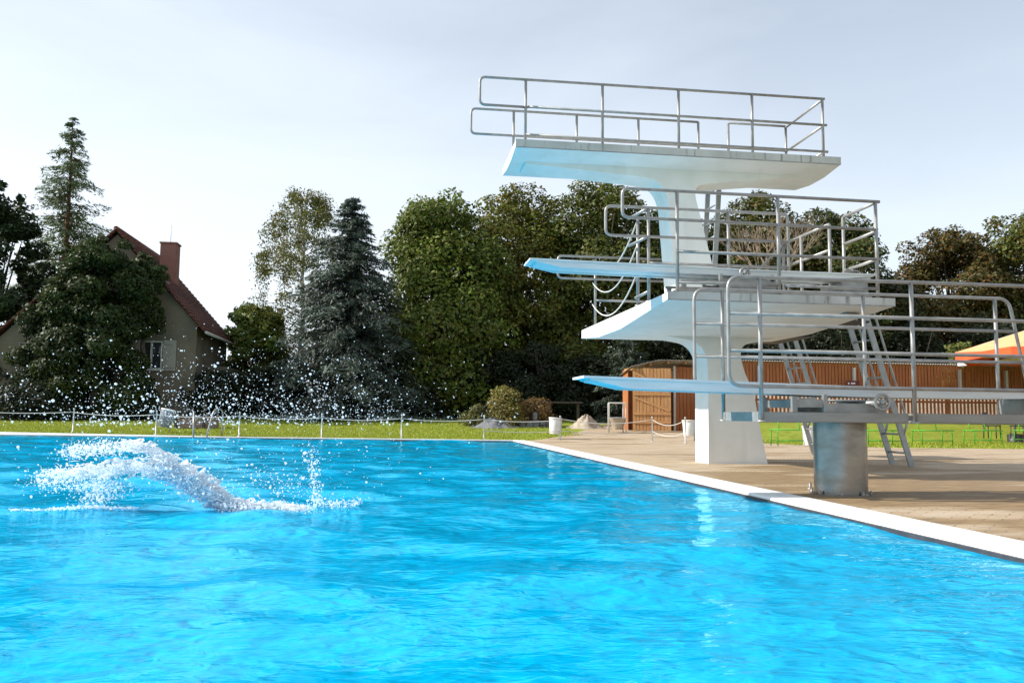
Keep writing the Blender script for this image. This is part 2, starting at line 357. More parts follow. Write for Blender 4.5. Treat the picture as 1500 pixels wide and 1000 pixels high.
# water surface: real waves plus fine ripples
def water_material():
    m = bpy.data.materials.new('pool water'); N, L = nodes(m); N.remove(N['Principled BSDF']); out = N['Material Output']
    tc = N.new('ShaderNodeTexCoord')
    def nz(sc, st, det, dist=0., rough=.5):
        mp = N.new('ShaderNodeMapping'); mp.inputs['Scale'].default_value = st; mp.inputs['Rotation'].default_value = (0, 0, .25)
        L.new(tc.outputs['Object'], mp.inputs['Vector'])
        n = N.new('ShaderNodeTexNoise'); n.inputs['Scale'].default_value = sc; n.inputs['Detail'].default_value = det
        n.inputs['Distortion'].default_value = dist; n.inputs['Roughness'].default_value = rough
        L.new(mp.outputs[0], n.inputs['Vector']); return n
    n1 = nz(2.6, (.75, 1.5, 1), 4, .9); n2 = nz(8.5, (.9, 1.4, 1), 3, .9)
    add = N.new('ShaderNodeMath'); add.operation = 'MULTIPLY_ADD'; add.inputs[1].default_value = .35
    L.new(n2.outputs['Fac'], add.inputs[0]); L.new(n1.outputs['Fac'], add.inputs[2])
    bs = N.new('ShaderNodeBump'); bs.inputs['Strength'].default_value = .45; bs.inputs['Distance'].default_value = .032
    L.new(add.outputs[0], bs.inputs['Height'])                     # surface ripples
    mpv = N.new('ShaderNodeMapping'); mpv.inputs['Scale'].default_value = (1, 1.35, 1); L.new(tc.outputs['Object'], mpv.inputs['Vector'])
    nd = N.new('ShaderNodeTexNoise'); nd.inputs['Scale'].default_value = 2.4; nd.inputs['Detail'].default_value = 3; L.new(mpv.outputs[0], nd.inputs['Vector'])
    vm = N.new('ShaderNodeMix'); vm.data_type = 'RGBA'; vm.blend_type = 'ADD'; vm.inputs[0].default_value = .8; L.new(mpv.outputs[0], vm.inputs[6]); L.new(nd.outputs['Color'], vm.inputs[7])
    vo = N.new('ShaderNodeTexVoronoi'); vo.feature = 'SMOOTH_F1'; vo.inputs['Scale'].default_value = 4.2; vo.inputs['Smoothness'].default_value = .25; L.new(vm.outputs[2], vo.inputs['Vector'])
    ad2 = N.new('ShaderNodeMath'); ad2.operation = 'MULTIPLY_ADD'; ad2.inputs[1].default_value = .75; L.new(vo.outputs['Distance'], ad2.inputs[0]); L.new(add.outputs[0], ad2.inputs[2])
    bd = N.new('ShaderNodeBump'); bd.inputs['Strength'].default_value = 1.0; bd.inputs['Distance'].default_value = .036
    L.new(ad2.outputs[0], bd.inputs['Height'])                     # light scattered below follows the wave slopes
    dif = N.new('ShaderNodeBsdfDiffuse'); dif.inputs['Color'].default_value = (.0003, .50, .88, 1); L.new(bd.outputs[0], dif.inputs['Normal'])
    tr = N.new('ShaderNodeBsdfTransparent'); tr.inputs['Color'].default_value = (.25, .80, .95, 1)
    body = N.new('ShaderNodeMixShader'); body.inputs[0].default_value = .22; L.new(dif.outputs[0], body.inputs[1]); L.new(tr.outputs[0], body.inputs[2])
    gl = N.new('ShaderNodeBsdfGlossy'); gl.inputs['Roughness'].default_value = .03; gl.inputs['Color'].default_value = (.45, .87, 1, 1); L.new(bs.outputs[0], gl.inputs['Normal'])
    fr = N.new('ShaderNodeFresnel'); fr.inputs['IOR'].default_value = 1.32; L.new(bs.outputs[0], fr.inputs['Normal'])
    mx = N.new('ShaderNodeMixShader'); L.new(fr.outputs[0], mx.inputs[0]); L.new(body.outputs[0], mx.inputs[1]); L.new(gl.outputs[0], mx.inputs[2])
    L.new(mx.outputs[0], out.inputs['Surface']); return m
def build_water():
    ny, nx = 520, 420
    ty = np.linspace(0, 1, ny); tx = np.linspace(0, 1, nx)
    X = XL+(XR-XL)*(1-(1-tx)**1.0)
    Xg, Tg = np.meshgrid(X, ty)
    Yg = YN+(24.55+.20*(XR-Xg)-YN)*Tg**1.25
    Z = np.zeros_like(Xg); r = np.random.default_rng(3)
    for i in range(46):
        lam = math.exp(r.uniform(math.log(.32), math.log(2.6))); th = r.normal(1.75, .75)
        k = 2*math.pi/lam; ph = r.uniform(0, 6.28)
        arg = k*(Xg*math.cos(th)+Yg*math.sin(th))+ph+.8*np.sin(.4*Xg+.5*Yg+i)
        Z += .0042*lam**.85*(np.sin(arg)+.25*np.sin(2*arg+1.2))
    cx, cy = at(330, 752, Z=WZ).xy                                   # ripples running out from the dive
    d = np.hypot(Xg-cx, (Yg-cy)); Z += .030*np.sin(d*7.2)*np.exp(-d*.55)
    Z *= .35+.65*np.clip((XR-Xg)/2.5, 0, 1)
    V = np.stack([Xg, Yg, WZ+Z*.58], -1).reshape(-1, 3)
    i = np.arange(ny*nx).reshape(ny, nx)
    Fc = np.stack([i[:-1, :-1], i[:-1, 1:], i[1:, 1:], i[1:, :-1]], -1).reshape(-1, 4)
    return struct(quads('water', V, Fc, water_material(), smooth=True))
build_water()
# grass blades on the near part of the lawn
def grass():
    n = 90000
    x = rng.uniform(-17, 6.5, n); y = yfar(x)+.4+rng.random(n)**1.4*20
    keep = ~((x > XO) & (y < 25.5+(x-XO)*1.05)); x, y = x[keep], y[keep]
    x2 = rng.uniform(11, 30, 30000); y2 = rng.uniform(20.5, 30, 30000); ok = y2 > 20.7+np.maximum(0, 12.5-x2)*1.2
    x = np.concatenate([x, x2[ok]]); y = np.concatenate([y, y2[ok]]); n = len(x)
    z = np.array([g(v) for v in y])-.012
    h = rng.uniform(.03, .075, n); a = rng.uniform(0, 6.28, n); wd = .012
    dx, dy = np.cos(a)*wd, np.sin(a)*wd; lx, ly = rng.normal(0, .02, n), rng.normal(0, .02, n)
    V = np.stack([np.stack([x-dx, y-dy, z], -1), np.stack([x+dx, y+dy, z], -1), np.stack([x+lx, y+ly, z+h], -1)], 1)
    c = np.array([.265, .315, .030])*rng.uniform(.7, 1.35, (n, 1))+rng.uniform(0, .05, (n, 1))*np.array([1, .7, .1])
    stuff(quads('grass', V, np.arange(3*n).reshape(n, 3), M['leaf'], np.repeat(c, 3, 0)))
grass()

# ------------------------------------------------------------------ diving tower
R1 = .021
T = thing('diving_tower', 'white concrete diving tower with two platforms and a flared leg at the pool edge', 'diving tower', (5.5, 13.4, 0))
def slab(name, x0, x1, prof, edge_t):
    """prof: (y, z) section; its near side strip gets the weathered edge material as a sub-part"""
    mb = MB(); mb.prism_x(prof, x0, x1); o = mb.build(name, M['concrete'], T)
    bv = o.modifiers.new('bevel', 'BEVEL'); bv.width = .012; bv.segments = 2; bv.limit_method = 'ANGLE'
    return o
yn, yf = 10.07, 14.95
lo_slab = slab('lower_platform', 3.39, 6.50, [(yn, 2.325), (yn, 2.228), (12.3, 2.075), (13.7, 2.075), (yf, 2.17), (yf, 2.325)], .1)
hi_slab = slab('upper_platform', 1.79, 7.24, [(12.6, 5.05), (12.6, 4.935), (13.15, 4.87), (13.65, 4.87), (14.2, 4.935), (14.2, 5.05)], .1)
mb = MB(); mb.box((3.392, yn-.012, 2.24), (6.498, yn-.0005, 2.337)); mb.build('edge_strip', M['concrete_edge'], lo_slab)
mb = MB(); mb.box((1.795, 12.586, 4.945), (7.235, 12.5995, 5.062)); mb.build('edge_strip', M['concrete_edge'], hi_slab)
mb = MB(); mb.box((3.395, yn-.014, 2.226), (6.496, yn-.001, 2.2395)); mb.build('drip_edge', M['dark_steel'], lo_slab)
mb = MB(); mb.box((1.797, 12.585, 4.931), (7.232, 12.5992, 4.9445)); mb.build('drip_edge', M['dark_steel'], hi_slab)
mb = MB(); mb.box((6.05, 10.5, 2.16), (6.25, 10.9, 2.185)); mb.build('inspection_cover', M['dark_steel'], lo_slab)
Yn = 13.1
def prof(pts): return [(lambda p: (p.x, p.z))(at(x, y, Y=Yn)) for x, y in pts]
def curve(p0, p1, p2, n=8):
    return [((1-t)**2*p0[0]+2*t*(1-t)*p1[0]+t*t*p2[0], (1-t)**2*p0[1]+2*t*(1-t)*p1[1]+t*t*p2[1]) for t in [k/n for k in range(n+1)]]
low = prof([(925, 483)]+curve((1006, 497), (1035, 502), (1037, 540)))+[(5.092, -.02), (6.112, -.02)]
low += prof([(1112, 620)]+curve((1104, 572), (1088, 545), (1085, 520))+curve((1086, 512), (1088, 506), (1094, 504)))
low += [(6.45, 2.11), (6.45, 2.16), (3.55, 2.16)]
mb = MB(); mb.prism(low, 13.1, 13.7); o = mb.build('leg', M['concrete'], T)
bv = o.modifiers.new('bevel', 'BEVEL'); bv.width = .015; bv.segments = 2; bv.limit_method = 'ANGLE'; bv.angle_limit = .6
up = prof([(770, 239)]+[(934, 258)]+curve((952, 261), (975, 266), (980, 300)))+[(4.60, 2.325), (5.24, 2.325)]
up += prof([(1044, 386)]+curve((1020, 290), (1017, 272), (1028, 270))+[(1072, 265), (1195, 257)])
up += [(7.15, 4.90), (2.0, 4.90)]
mb = MB(); mb.prism(up, 13.12, 13.68); o = mb.build('upper_leg', M['concrete'], T)
bv = o.modifiers.new('bevel', 'BEVEL'); bv.width = .015; bv.segments = 2; bv.limit_method = 'ANGLE'; bv.angle_limit = .6

def railing(parent, rails, posts, r=R1, m=None, fil=.09):
    """rails: list of point lists (tubes); posts: list of (x, y, z0, z1) or two points; each post is a sub-part"""
    m = m or M['steel']; mb = MB()
    for p in rails: mb.tube(p, r, 10, fil)
    o = mb.build('railing', m, parent)
    for p in posts:
        q = MB()
        if len(p) == 4:
            q.tube([(p[0], p[1], p[2]), (p[0], p[1], p[3])], r*1.08, 10)
            q.lathe([(r*2.3, p[2]), (r*2.3, p[2]+.012), (r*1.3, p[2]+.014)], p[0], p[1], 12)
        else: q.tube(p, r*1.08, 10)
        q.build('post', m, o)
    return o
# upper platform rails
Y = 12.68; z0 = 5.052
railing(T, [[(2.0, Y, 5.615), (1.23, Y, 5.615), (1.23, Y, 6.065), (7.02, Y, 6.075)], [(2.0, Y, 5.625), (7.05, Y, 5.625)], [(1.95, Y, 5.17), (7.06, Y, 5.17)],
            [(7.0, Y, 6.07), (7.02, 14.1, 6.07)], [(7.0, Y, 5.62), (7.02, 14.1, 5.62)], [(7.0, Y, 5.17), (7.02, 14.1, 5.17)]],
        [(x, Y, z0, 6.07) for x in (1.96, 3.21, 4.48, 5.74, 6.98)])
Y = 14.1
railing(T, [[(5.35, Y, 6.08), (1.22, Y, 6.08), (1.22, Y, 5.63), (7.0, Y, 5.64)], [(5.92, Y, 6.10), (7.02, Y, 6.10)], [(1.95, Y, 5.2), (5.35, Y, 5.2)], [(5.92, Y, 5.2), (7.0, Y, 5.2)]],
        [(x, Y, z0, 6.08) for x in (1.97, 3.1, 4.23, 5.35, 5.92, 7.03)])
# lower platform rails: near side (beside the springboard), inner side, far side, end
Y = 10.15; z1 = 2.327
railing(T, [[(6.33, Y, 3.265), (2.83, Y, 3.285), (2.83, Y, 3.66), (6.37, Y, 3.645)], [(3.56, Y, 2.87), (6.36, Y, 2.865)], [(3.56, Y, 2.47), (4.92, Y, 2.47)], [(5.0, Y, 2.47), (6.31, Y, 2.47)],
            [(6.31, Y, 3.63), (6.33, 11.0, 3.63)], [(6.31, Y, 3.24), (6.33, 11.0, 3.24)], [(6.31, Y, 2.86), (6.33, 11.0, 2.86)]],
        [(3.555, Y, z1, 3.65), (4.93, Y, z1, 3.65), (6.31, Y, z1, 3.64)], .021)
Y = 11.0
railing(T, [[(5.49, Y, 3.24), (2.83, Y, 3.235), (2.83, Y, 3.645), (5.49, Y, 3.64), (5.49, Y, 2.34)], [(3.44, Y, 2.87), (5.49, Y, 2.87)],
            [(3.44, Y, 3.64), (3.30, 11.5, 3.60)], [(3.44, Y, 3.24), (3.30, 11.5, 3.2)], [(3.44, Y, 2.47), (3.40, 11.5, 2.45)]],
        [(3.44, Y, z1, 3.64), (3.42, 11.45, z1, 3.6), (4.6, Y, z1, 3.64), (6.33, Y, z1, 3.63)], .0205)
Y = 14.75
railing(T, [[(5.1, Y, 3.66), (2.9, Y, 3.66), (2.9, Y, 3.25), (5.1, Y, 3.25)], [(3.6, Y, 2.86), (5.1, Y, 2.86)]],
        [(3.6, Y, z1, 3.66), (5.05, Y, z1, 3.66)], .022)
railing(T, [[(6.2, 11.15, 3.56), (6.2, 12.6, 3.56)], [(6.2, 11.15, 3.18), (6.2, 12.6, 3.18)], [(6.2, 12.6, 3.56), (6.2, 14.7, 3.0), (5.6, 14.75, 2.9)]],
        [(6.2, 11.15, z1, 3.56), (6.2, 12.0, z1, 3.56), (6.2, 12.6, z1, 3.56)], .022)
mb = MB()                                                     # slack ropes closing the front edge of the lower platform
for z in (3.55, 3.2, 2.8):
    pts = [Vector((3.42, 11.5, z)).lerp(Vector((3.55, 14.75, z-.02)), t/12)-Vector((0, 0, .38*(1-(2*t/12-1)**2))) for t in range(13)]
    mb.tube(pts, .011, 6)
mb.build('safety_rope', M['rope'], T)
def ladder(foot_a, foot_b, top_a, top_b, n, handrail=0.0):
    mb = MB(); fa, fb, ta, tb = map(Vector, (foot_a, foot_b, top_a, top_b))
    for f, t in ((fa, ta), (fb, tb)):
        d = (t-f).normalized(); s = Vector((0, 1, 0)); u = d.cross(s).normalized()
        vs = []
        for p in (f, t):
            for a, b in ((-1, -1), (1, -1), (1, 1), (-1, 1)): vs.append(p+u*.045*a+s*.016*b)
        mb.add(vs, [(3,2,1,0),(4,5,6,7),(0,1,5,4),(1,2,6,5),(2,3,7,6),(3,0,4,7)])
    o = mb.build('ladder', M['ladder'], T)
    for k in range(n):
        q = MB(); t = (k+.7)/(n+.2); q.tube([fa.lerp(ta, t), fb.lerp(tb, t)], .017, 8); q.build('rung', M['ladder'], o)
    if handrail:
        for f, t in ((fa, ta), (fb, tb)):
            q = MB(); off = Vector((.16, 0, 0)); d = (t-f)
            q.tube([f+d*.2+off*.1, f+d*.28+off, t+off*1.0, t+d*.17+off*.4+Vector((0, 0, .25)), t+d*.2-Vector((.30, 0, -.1)), t+d*.06-Vector((.36, 0, .0))], .019, 8, .12)
            q.build('handrail', M['steel'], o)
    return o
ladder((8.22, 12.42, 0), (8.26, 13.0, 0), (7.48, 12.42, 2.48), (7.50, 13.0, 2.48), 8, 1)
ladder((8.68, 15.75, 0), (8.66, 16.4, 0), (7.90, 15.75, 2.55), (7.90, 16.4, 2.55), 8, 1)
ladder((5.62, 14.25, 2.33), (5.62, 14.8, 2.33), (5.80, 14.25, 5.1), (5.80, 14.8, 5.1), 9)
mb = MB(); mb.box((6.49, 12.3, 2.28), (7.5, 13.15, 2.315), .008); mb.build('landing', M['darkwood'], T)
mb = MB(); mb.box((6.2, 14.94, 2.29), (7.92, 16.5, 2.318), .008); mb.build('landing', M['darkwood'], T)

# ------------------------------------------------------------------ springboards
def springboard(root, x0, x1, y0, y1, z, zt, xf, thick=.085):
    """board from tip x0 to heel x1; z at the heel, zt at the tip; xf = roller"""
    yc = (y0+y1)/2
    def zz(x): return zt+(z-zt)*min(1, max(0, (x-x0)/(xf-x0)))
    mb = MB(); n = 14
    def strip(ya, yb, ztop, zbot, xa, xb):
        xs = [xa+(xb-xa)*k/n for k in range(n+1)]; vs = []; fs = []
        for x in xs: vs += [(x, ya, zz(x)+ztop(x)), (x, yb, zz(x)+ztop(x)), (x, yb, zz(x)+zbot(x)), (x, ya, zz(x)+zbot(x))]
        for i in range(n):
            o = i*4
            for k in range(4): fs.append((o+k, o+4+k, o+4+(k+1) % 4, o+(k+1) % 4))
        fs += [(3, 2, 1, 0)[::-1], (4*n, 4*n+1, 4*n+2, 4*n+3)[::-1]]
        mb.add(vs, [f[::-1] for f in fs])
    strip(y0, y1, lambda x: 0, lambda x: -.022, x0, x1)
    tp = lambda x: -.022-min(thick, max(0.012, (x-x0-.06)*.26), max(.004, (x1-x)*.09+.01))
    strip(y0+.02, y0+.07, lambda x: -.0222, tp, x0+.07, x1-.03)
    strip(y1-.07, y1-.02, lambda x: -.0222, tp, x0+.07, x1-.03)
    strip(yc-.05, yc+.05, lambda x: -.0222, lambda x: tp(x)*.9, x0+.09, x1-.03)
    strip(y0+.0702, y1-.0702, lambda x: -.0222, lambda x: -.022-.02-min(thick*.55, max(0, (x-x0-.06)*.2)), x0+.1, x1-.05)
    b = mb.build('board', M['board'], root)
    return b
# low board
B = thing('springboard', 'low springboard on a fat stainless drum with grey steel frame and long rails', 'springboard', (4.45, 7.93, 0), 'springboards')
springboard(B, 1.765, 7.1, 7.68, 8.18, 1.075, 1.135, 4.6)
mb = MB()
for y in (7.47, 8.27):
    mb.box((3.40, y, .718), (4.93, y+.06, .812), .006); mb.box((5.0, y, .718), (8.2, y+.06, .812), .006)
    mb.box((4.9, y+.012, .74), (5.05, y+.05, .79))
mb.box((3.402, 7.53, .72), (3.46, 8.27, .81)); mb.box((5.0, 7.53, .72), (5.06, 8.27, .81)); mb.box((7.0, 7.53, .72), (7.06, 8.27, .81))
mb.box((4.0, 7.53, .715), (4.9, 8.27, .735))
frame = mb.build('frame', M['beam'], B)
mb = MB(); mb.lathe([(.255, .012), (.255, .298)], 4.47, 7.93, 48); mb.lathe([(.2565, .298), (.2565, .306)], 4.47, 7.93, 48); mb.lathe([(.255, .306), (.255, .716)], 4.47, 7.93, 48); mb.lathe([(.30, 0), (.30, .010)], 4.47, 7.93, 48)
ped = mb.build('pedestal', M['stainless'], B)
for k in range(8):
    a = k*math.pi/4+.3; q = MB(); q.lathe([(.014, .012), (.014, .03), (.008, .032), (.008, .045)], 4.47+.278*math.cos(a), 7.93+.278*math.sin(a), 8); q.build('anchor_bolt', M['dark_steel'], ped)
# roller carriage and its adjusting wheel
mb = MB()
for y in (7.55, 8.2): mb.box((3.78, y, .814), (3.83, y+.04, .965)); mb.box((4.10, y, .814), (4.14, y+.04, .985)); mb.box((4.14, y+.008, .814), (4.75, y+.035, .90))
mb.box((3.83, 7.56, .86), (4.10, 8.2, .935)); mb.tube([(4.2, 7.66, .93), (4.75, 7.66, .93)], .012, 8); mb.tube([(4.62, 7.5, .905), (4.62, 8.25, .905)], .03, 14)
car = mb.build('roller_carriage', M['dark_steel'], B)
def wheel(parent, x, y, z, r):
    mb = MB(); K = 28
    pts = [(x+r*math.cos(2*math.pi*k/K), y, z+r*math.sin(2*math.pi*k/K)) for k in range(K+1)]
    mb.tube(pts, .016, 8, cap=False)
    for k in range(3):
        a = 2*math.pi*k/3+.5; mb.tube([(x, y+.01, z), (x+r*math.cos(a), y, z+r*math.sin(a))], .009, 6)
    mb.tube([(x, y-.03, z), (x, y+.08, z)], .026, 10)
    return mb.build('hand_wheel', M['steel'], parent)
wheel(B, 4.64, 7.44, .915, .072)
mb = MB(); mb.box((6.5, 7.6, .81), (7.0, 8.25, .98), .01); mb.build('heel_anchor', M['dark_steel'], B)
Y = 7.44
railing(B, [[(8.1, Y, 1.045), (3.10, Y, 1.05), (3.10, Y, 2.085), (8.1, Y, 2.09)], [(3.11, Y, 1.735), (8.1, Y, 1.735)], [(3.11, Y, 1.385), (8.1, Y, 1.385)]],
        [(x, Y, .72, 2.085) for x in (3.415, 4.975, 6.55, 8.1)], .0185, fil=.13)
Y = 8.34
railing(B, [[(6.9, Y, 1.05), (3.10, Y, 1.05), (3.10, Y, 2.10), (6.75, Y, 2.10), (7.0, Y, .80)], [(3.11, Y, 1.735), (6.83, Y, 1.735)], [(3.11, Y, 1.39), (6.9, Y, 1.39)]],
        [(x, Y, .72, 2.095) for x in (3.41, 5.01, 6.58)], .0185, fil=.13)
# the pedestal foot shows bolts, a stub beside it
tag((lambda q: (q.lathe([(.03, 0), (.03, .012), (.014, .014), (.014, .07)], *at(1187, 716, Z=0).xy, 10), q.build('floor_peg', M['dark_steel']))[1])(MB()), 'short steel peg standing in the paving left of the stainless drum', 'peg')
# high board on the lower platform
B3 = thing('springboard', 'high springboard mounted on the lower tower platform, its white tip far out over the water', 'springboard', (5, 10.58, 2.33), 'springboards')
springboard(B3, 1.672, 6.42, 10.34, 10.84, 2.705, 2.752, 4.9, .075)
mb = MB()
for y in (10.27, 10.86):
    mb.box((3.62, y, 2.345), (6.3, y+.05, 2.43), .006); mb.box((3.66, y+.005, 2.431), (3.72, y+.045, 2.50))
    mb.box((4.17, y, 2.431), (4.21, y+.045, 2.62)); mb.box((4.211, y+.01, 2.44), (4.95, y+.04, 2.56)); mb.box((3.64, y+.005, 2.501), (4.165, y+.045, 2.53))
mb.box((5.9, 10.32, 2.431), (6.28, 10.86, 2.58), .01); mb.box((3.63, 10.32, 2.35), (3.69, 10.86, 2.42)); mb.tube([(4.9, 10.28, 2.585), (4.9, 10.9, 2.585)], .045, 14)
mb.build('frame', M['dark_steel'], B3)
wheel(B3, at(1092, 400, Y=10.2).x, 10.22, at(1092, 399, Y=10.2).z, .062)

# ------------------------------------------------------------------ barrier posts and ropes
def gp(px, py, Y): p = at(px, py, Y=Y); return (p.x, p.y)
PX = [(106.4, 27.9), (228, 27.0), (350, 26.55), (471, 26.0), (588, 25.7), (709, 25.5), (820.5, 25.3), (955.6, 25.0), (1004, 23.5)]
near_what = ['in front of the dark ivy house', 'beside the tilted grey bin', 'right of the hooped pool handrail', 'in front of the blue spruce', 'in front of the light green maple',
             'in front of the dark stone heap', 'beside the white bin at the pool corner', 'in front of the open wooden shed door', 'beside the white bin at the tower leg']
posts = []
mb = MB(); mb.lathe([(.05, -.01), (.05, .01), (.022, .012), (.021, .71), (.03, .715), (.03, .735), (.012, .75)], 0, 0, 12)
p0 = None
for (px, Y), nw in zip(PX, near_what):
    x = at(px, 640, Y=Y).x
    if p0 is None:
        p0 = thing('barrier_post', '', 'post', (0, 0, 0), 'rope barrier posts'); mb.build('pole', M['post'], p0)
        for z in (.62, .30): q = MB(); q.tube([(0, 0, z), (0, -.045, z), (0, -.045, z+.03)], .006, 6); q.build('rope_hook', M['dark_steel'], p0)
        o = p0; o.location = (x, Y, g(Y)); o['label'] = 'slim grey barrier post '+nw
    else: o = tree_copy(p0, (x, Y, g(Y)), 'slim grey barrier post '+nw)
    posts.append(Vector((x, Y, g(Y))))
def rope(a, b, z, sag, label):
    mb = MB(); n = 14
    pts = [a.lerp(b, k/n)+Vector((0, 0, z-sag*(1-(2*k/n-1)**2))) for k in range(n+1)]
    mb.tube(pts, .011, 6); tag(mb.build('barrier_rope', M['rope']), label, 'rope', 'barrier ropes')
spans = ['between the ivy house post and the tilted bin post', 'behind the pool handrails', 'right of the hooped handrail below the birch', 'in front of the blue spruce', 'in front of the light green maple', 'in front of the dry shrubs', ]
e = Vector((posts[0].x-3.9, 28.7, g(28.7)))
rope(e, posts[0], .63, .07, 'grey barrier rope running out of the left edge of the picture')
for i in range(6): rope(posts[i], posts[i+1], .62, .07, 'thin grey barrier rope '+spans[i])
rope(posts[6], posts[7], .66, .14, 'upper pale rope from the white bin to the shed door post')
rope(posts[6], posts[7], .30, .09, 'lower pale rope from the white bin to the shed door post')
rope(posts[5], posts[6], .28, .05, 'lower grey rope left of the white bin')
rope(posts[7], posts[8], .66, .17, 'upper slack rope between the two posts by the shed')
rope(posts[7], posts[8], .30, .13, 'lower slack rope between the two posts by the shed')

# pool ladder
H = thing('pool_handrail', 'steel pool ladder handrails, one straight and one hooped, on the far pool edge', 'pool ladder', (-5.6, 26.3, 0))
p1 = at(283, 642, Y=26.1); p2 = at(302, 642, Y=26.1); p3 = at(325, 638, Y=26.8)
mb = MB(); q = at(284, 602, Y=26.2); mb.tube([(p1.x, 26.1, -.9), (p1.x, 26.1, .2), (q.x, 26.2, q.z)], .028, 10); mb.build('straight_rail', M['steel'], H)
a = at(314, 596, Y=26.3); b = at(325, 604, Y=26.7)
mb = MB(); mb.tube([(p2.x, 26.1, -.9), (p2.x, 26.1, .0), (a.x, 26.3, .86), (b.x+.03, 26.75, .84), (b.x, 26.8, .0)], .026, 10, .22); mb.build('hooped_rail', M['steel'], H)
mb = MB()
for z in (-.15, -.4, -.65): mb = MB(); mb.tube([(p1.x, 26.1, z), (p2.x, 26.1, z)], .02, 8); mb.build('step', M['steel'], H)

# bins
def bin_(label, loc, r, h, m, tilt=0, legs=True, ribs=0):
    o = thing('waste_bin', label, 'waste bin', loc, 'waste bins')
    mb = MB(); z = .16 if legs else .02
    mb.lathe([(r*.80, z), (r*.82, z+.02), (r, z+h-.04), (r*.95, z+h-.03), (r*.78, z+.03)], loc[0], loc[1], 28)
    b = mb.build('body', m, o)
    q = MB(); q.lathe([(r*.99, loc[2]*0+z+h-.05), (r*1.07, z+h-.045), (r*1.07, z+h), (r*.93, z+h)], loc[0], loc[1], 28); q.build('rim', M['binwhite'], o)
    if ribs:
        q = MB()
        for k in range(ribs):
            a = 2*math.pi*k/ribs; ca, sa = math.cos(a), math.sin(a)
            q.tube([(loc[0]+ca*r*.83, loc[1]+sa*r*.83, z+.02), (loc[0]+ca*r*1.01, loc[1]+sa*r*1.01, z+h-.05)], .012, 5)
        q.build('ribs', m, o)
    if legs:
        q = MB(); q.tube([(loc[0]+r*.9, loc[1], -.02), (loc[0]+r*1.02, loc[1], z+h*.9)], .018, 8); q.build('stand', M['post'], o)
    for ch in o.children: ch.matrix_parent_inverse = Matrix.Translation((-loc[0], -loc[1], 0))
    o.rotation_euler = (0, tilt, 0); return o
p = at(238, 632, Y=28.0); bin_('tilted grey ribbed waste bin hanging beside a barrier post on the lawn', (p.x, 28.0, g(28)+.02), .21, .58, M['bingrey'], .22, True, 22)
p = at(812, 640, Y=26.3); bin_('white waste bin on a stand beside the pool corner post', (p.x, 26.3, g(26.3)), .2, .52, M['binwhite'], .05)
p = at(1009, 640, Y=25.5); bin_('white waste bin half hidden behind the tower leg', (p.x, 25.5, g(25.5)), .2, .50, M['binwhite'], 0)
p = at(1196, 655, Y=21); bin_('white barrel bin behind the steel drum and the left ladder', (p.x, 21.4, 0), .17, .52, M['binwhite'], 0, False)
# low brick block with two dark posts
p = at(290, 630, Y=30.5); zb = g(30.5)
o = thing('brick_hearth', 'low brown brick block between two dark posts on the lawn behind the pool ladder', 'hearth', (p.x, 30.5, zb))
mb = MB(); mb.box((p.x-.72, 30.3, zb-.02), (p.x+.62, 30.9, zb+.36), .03); mb.box((p.x-.75, 30.25, zb+.361), (p.x+.66, 30.95, zb+.42), .015); mb.build('block', M['brick'], o)
for dx in (-.70, .24):
    q = MB(); q.box((p.x+dx-.04, 30.2, zb-.02), (p.x+dx+.04, 30.28, zb+.92), .008); q.build('post', M['darkwood'], o)

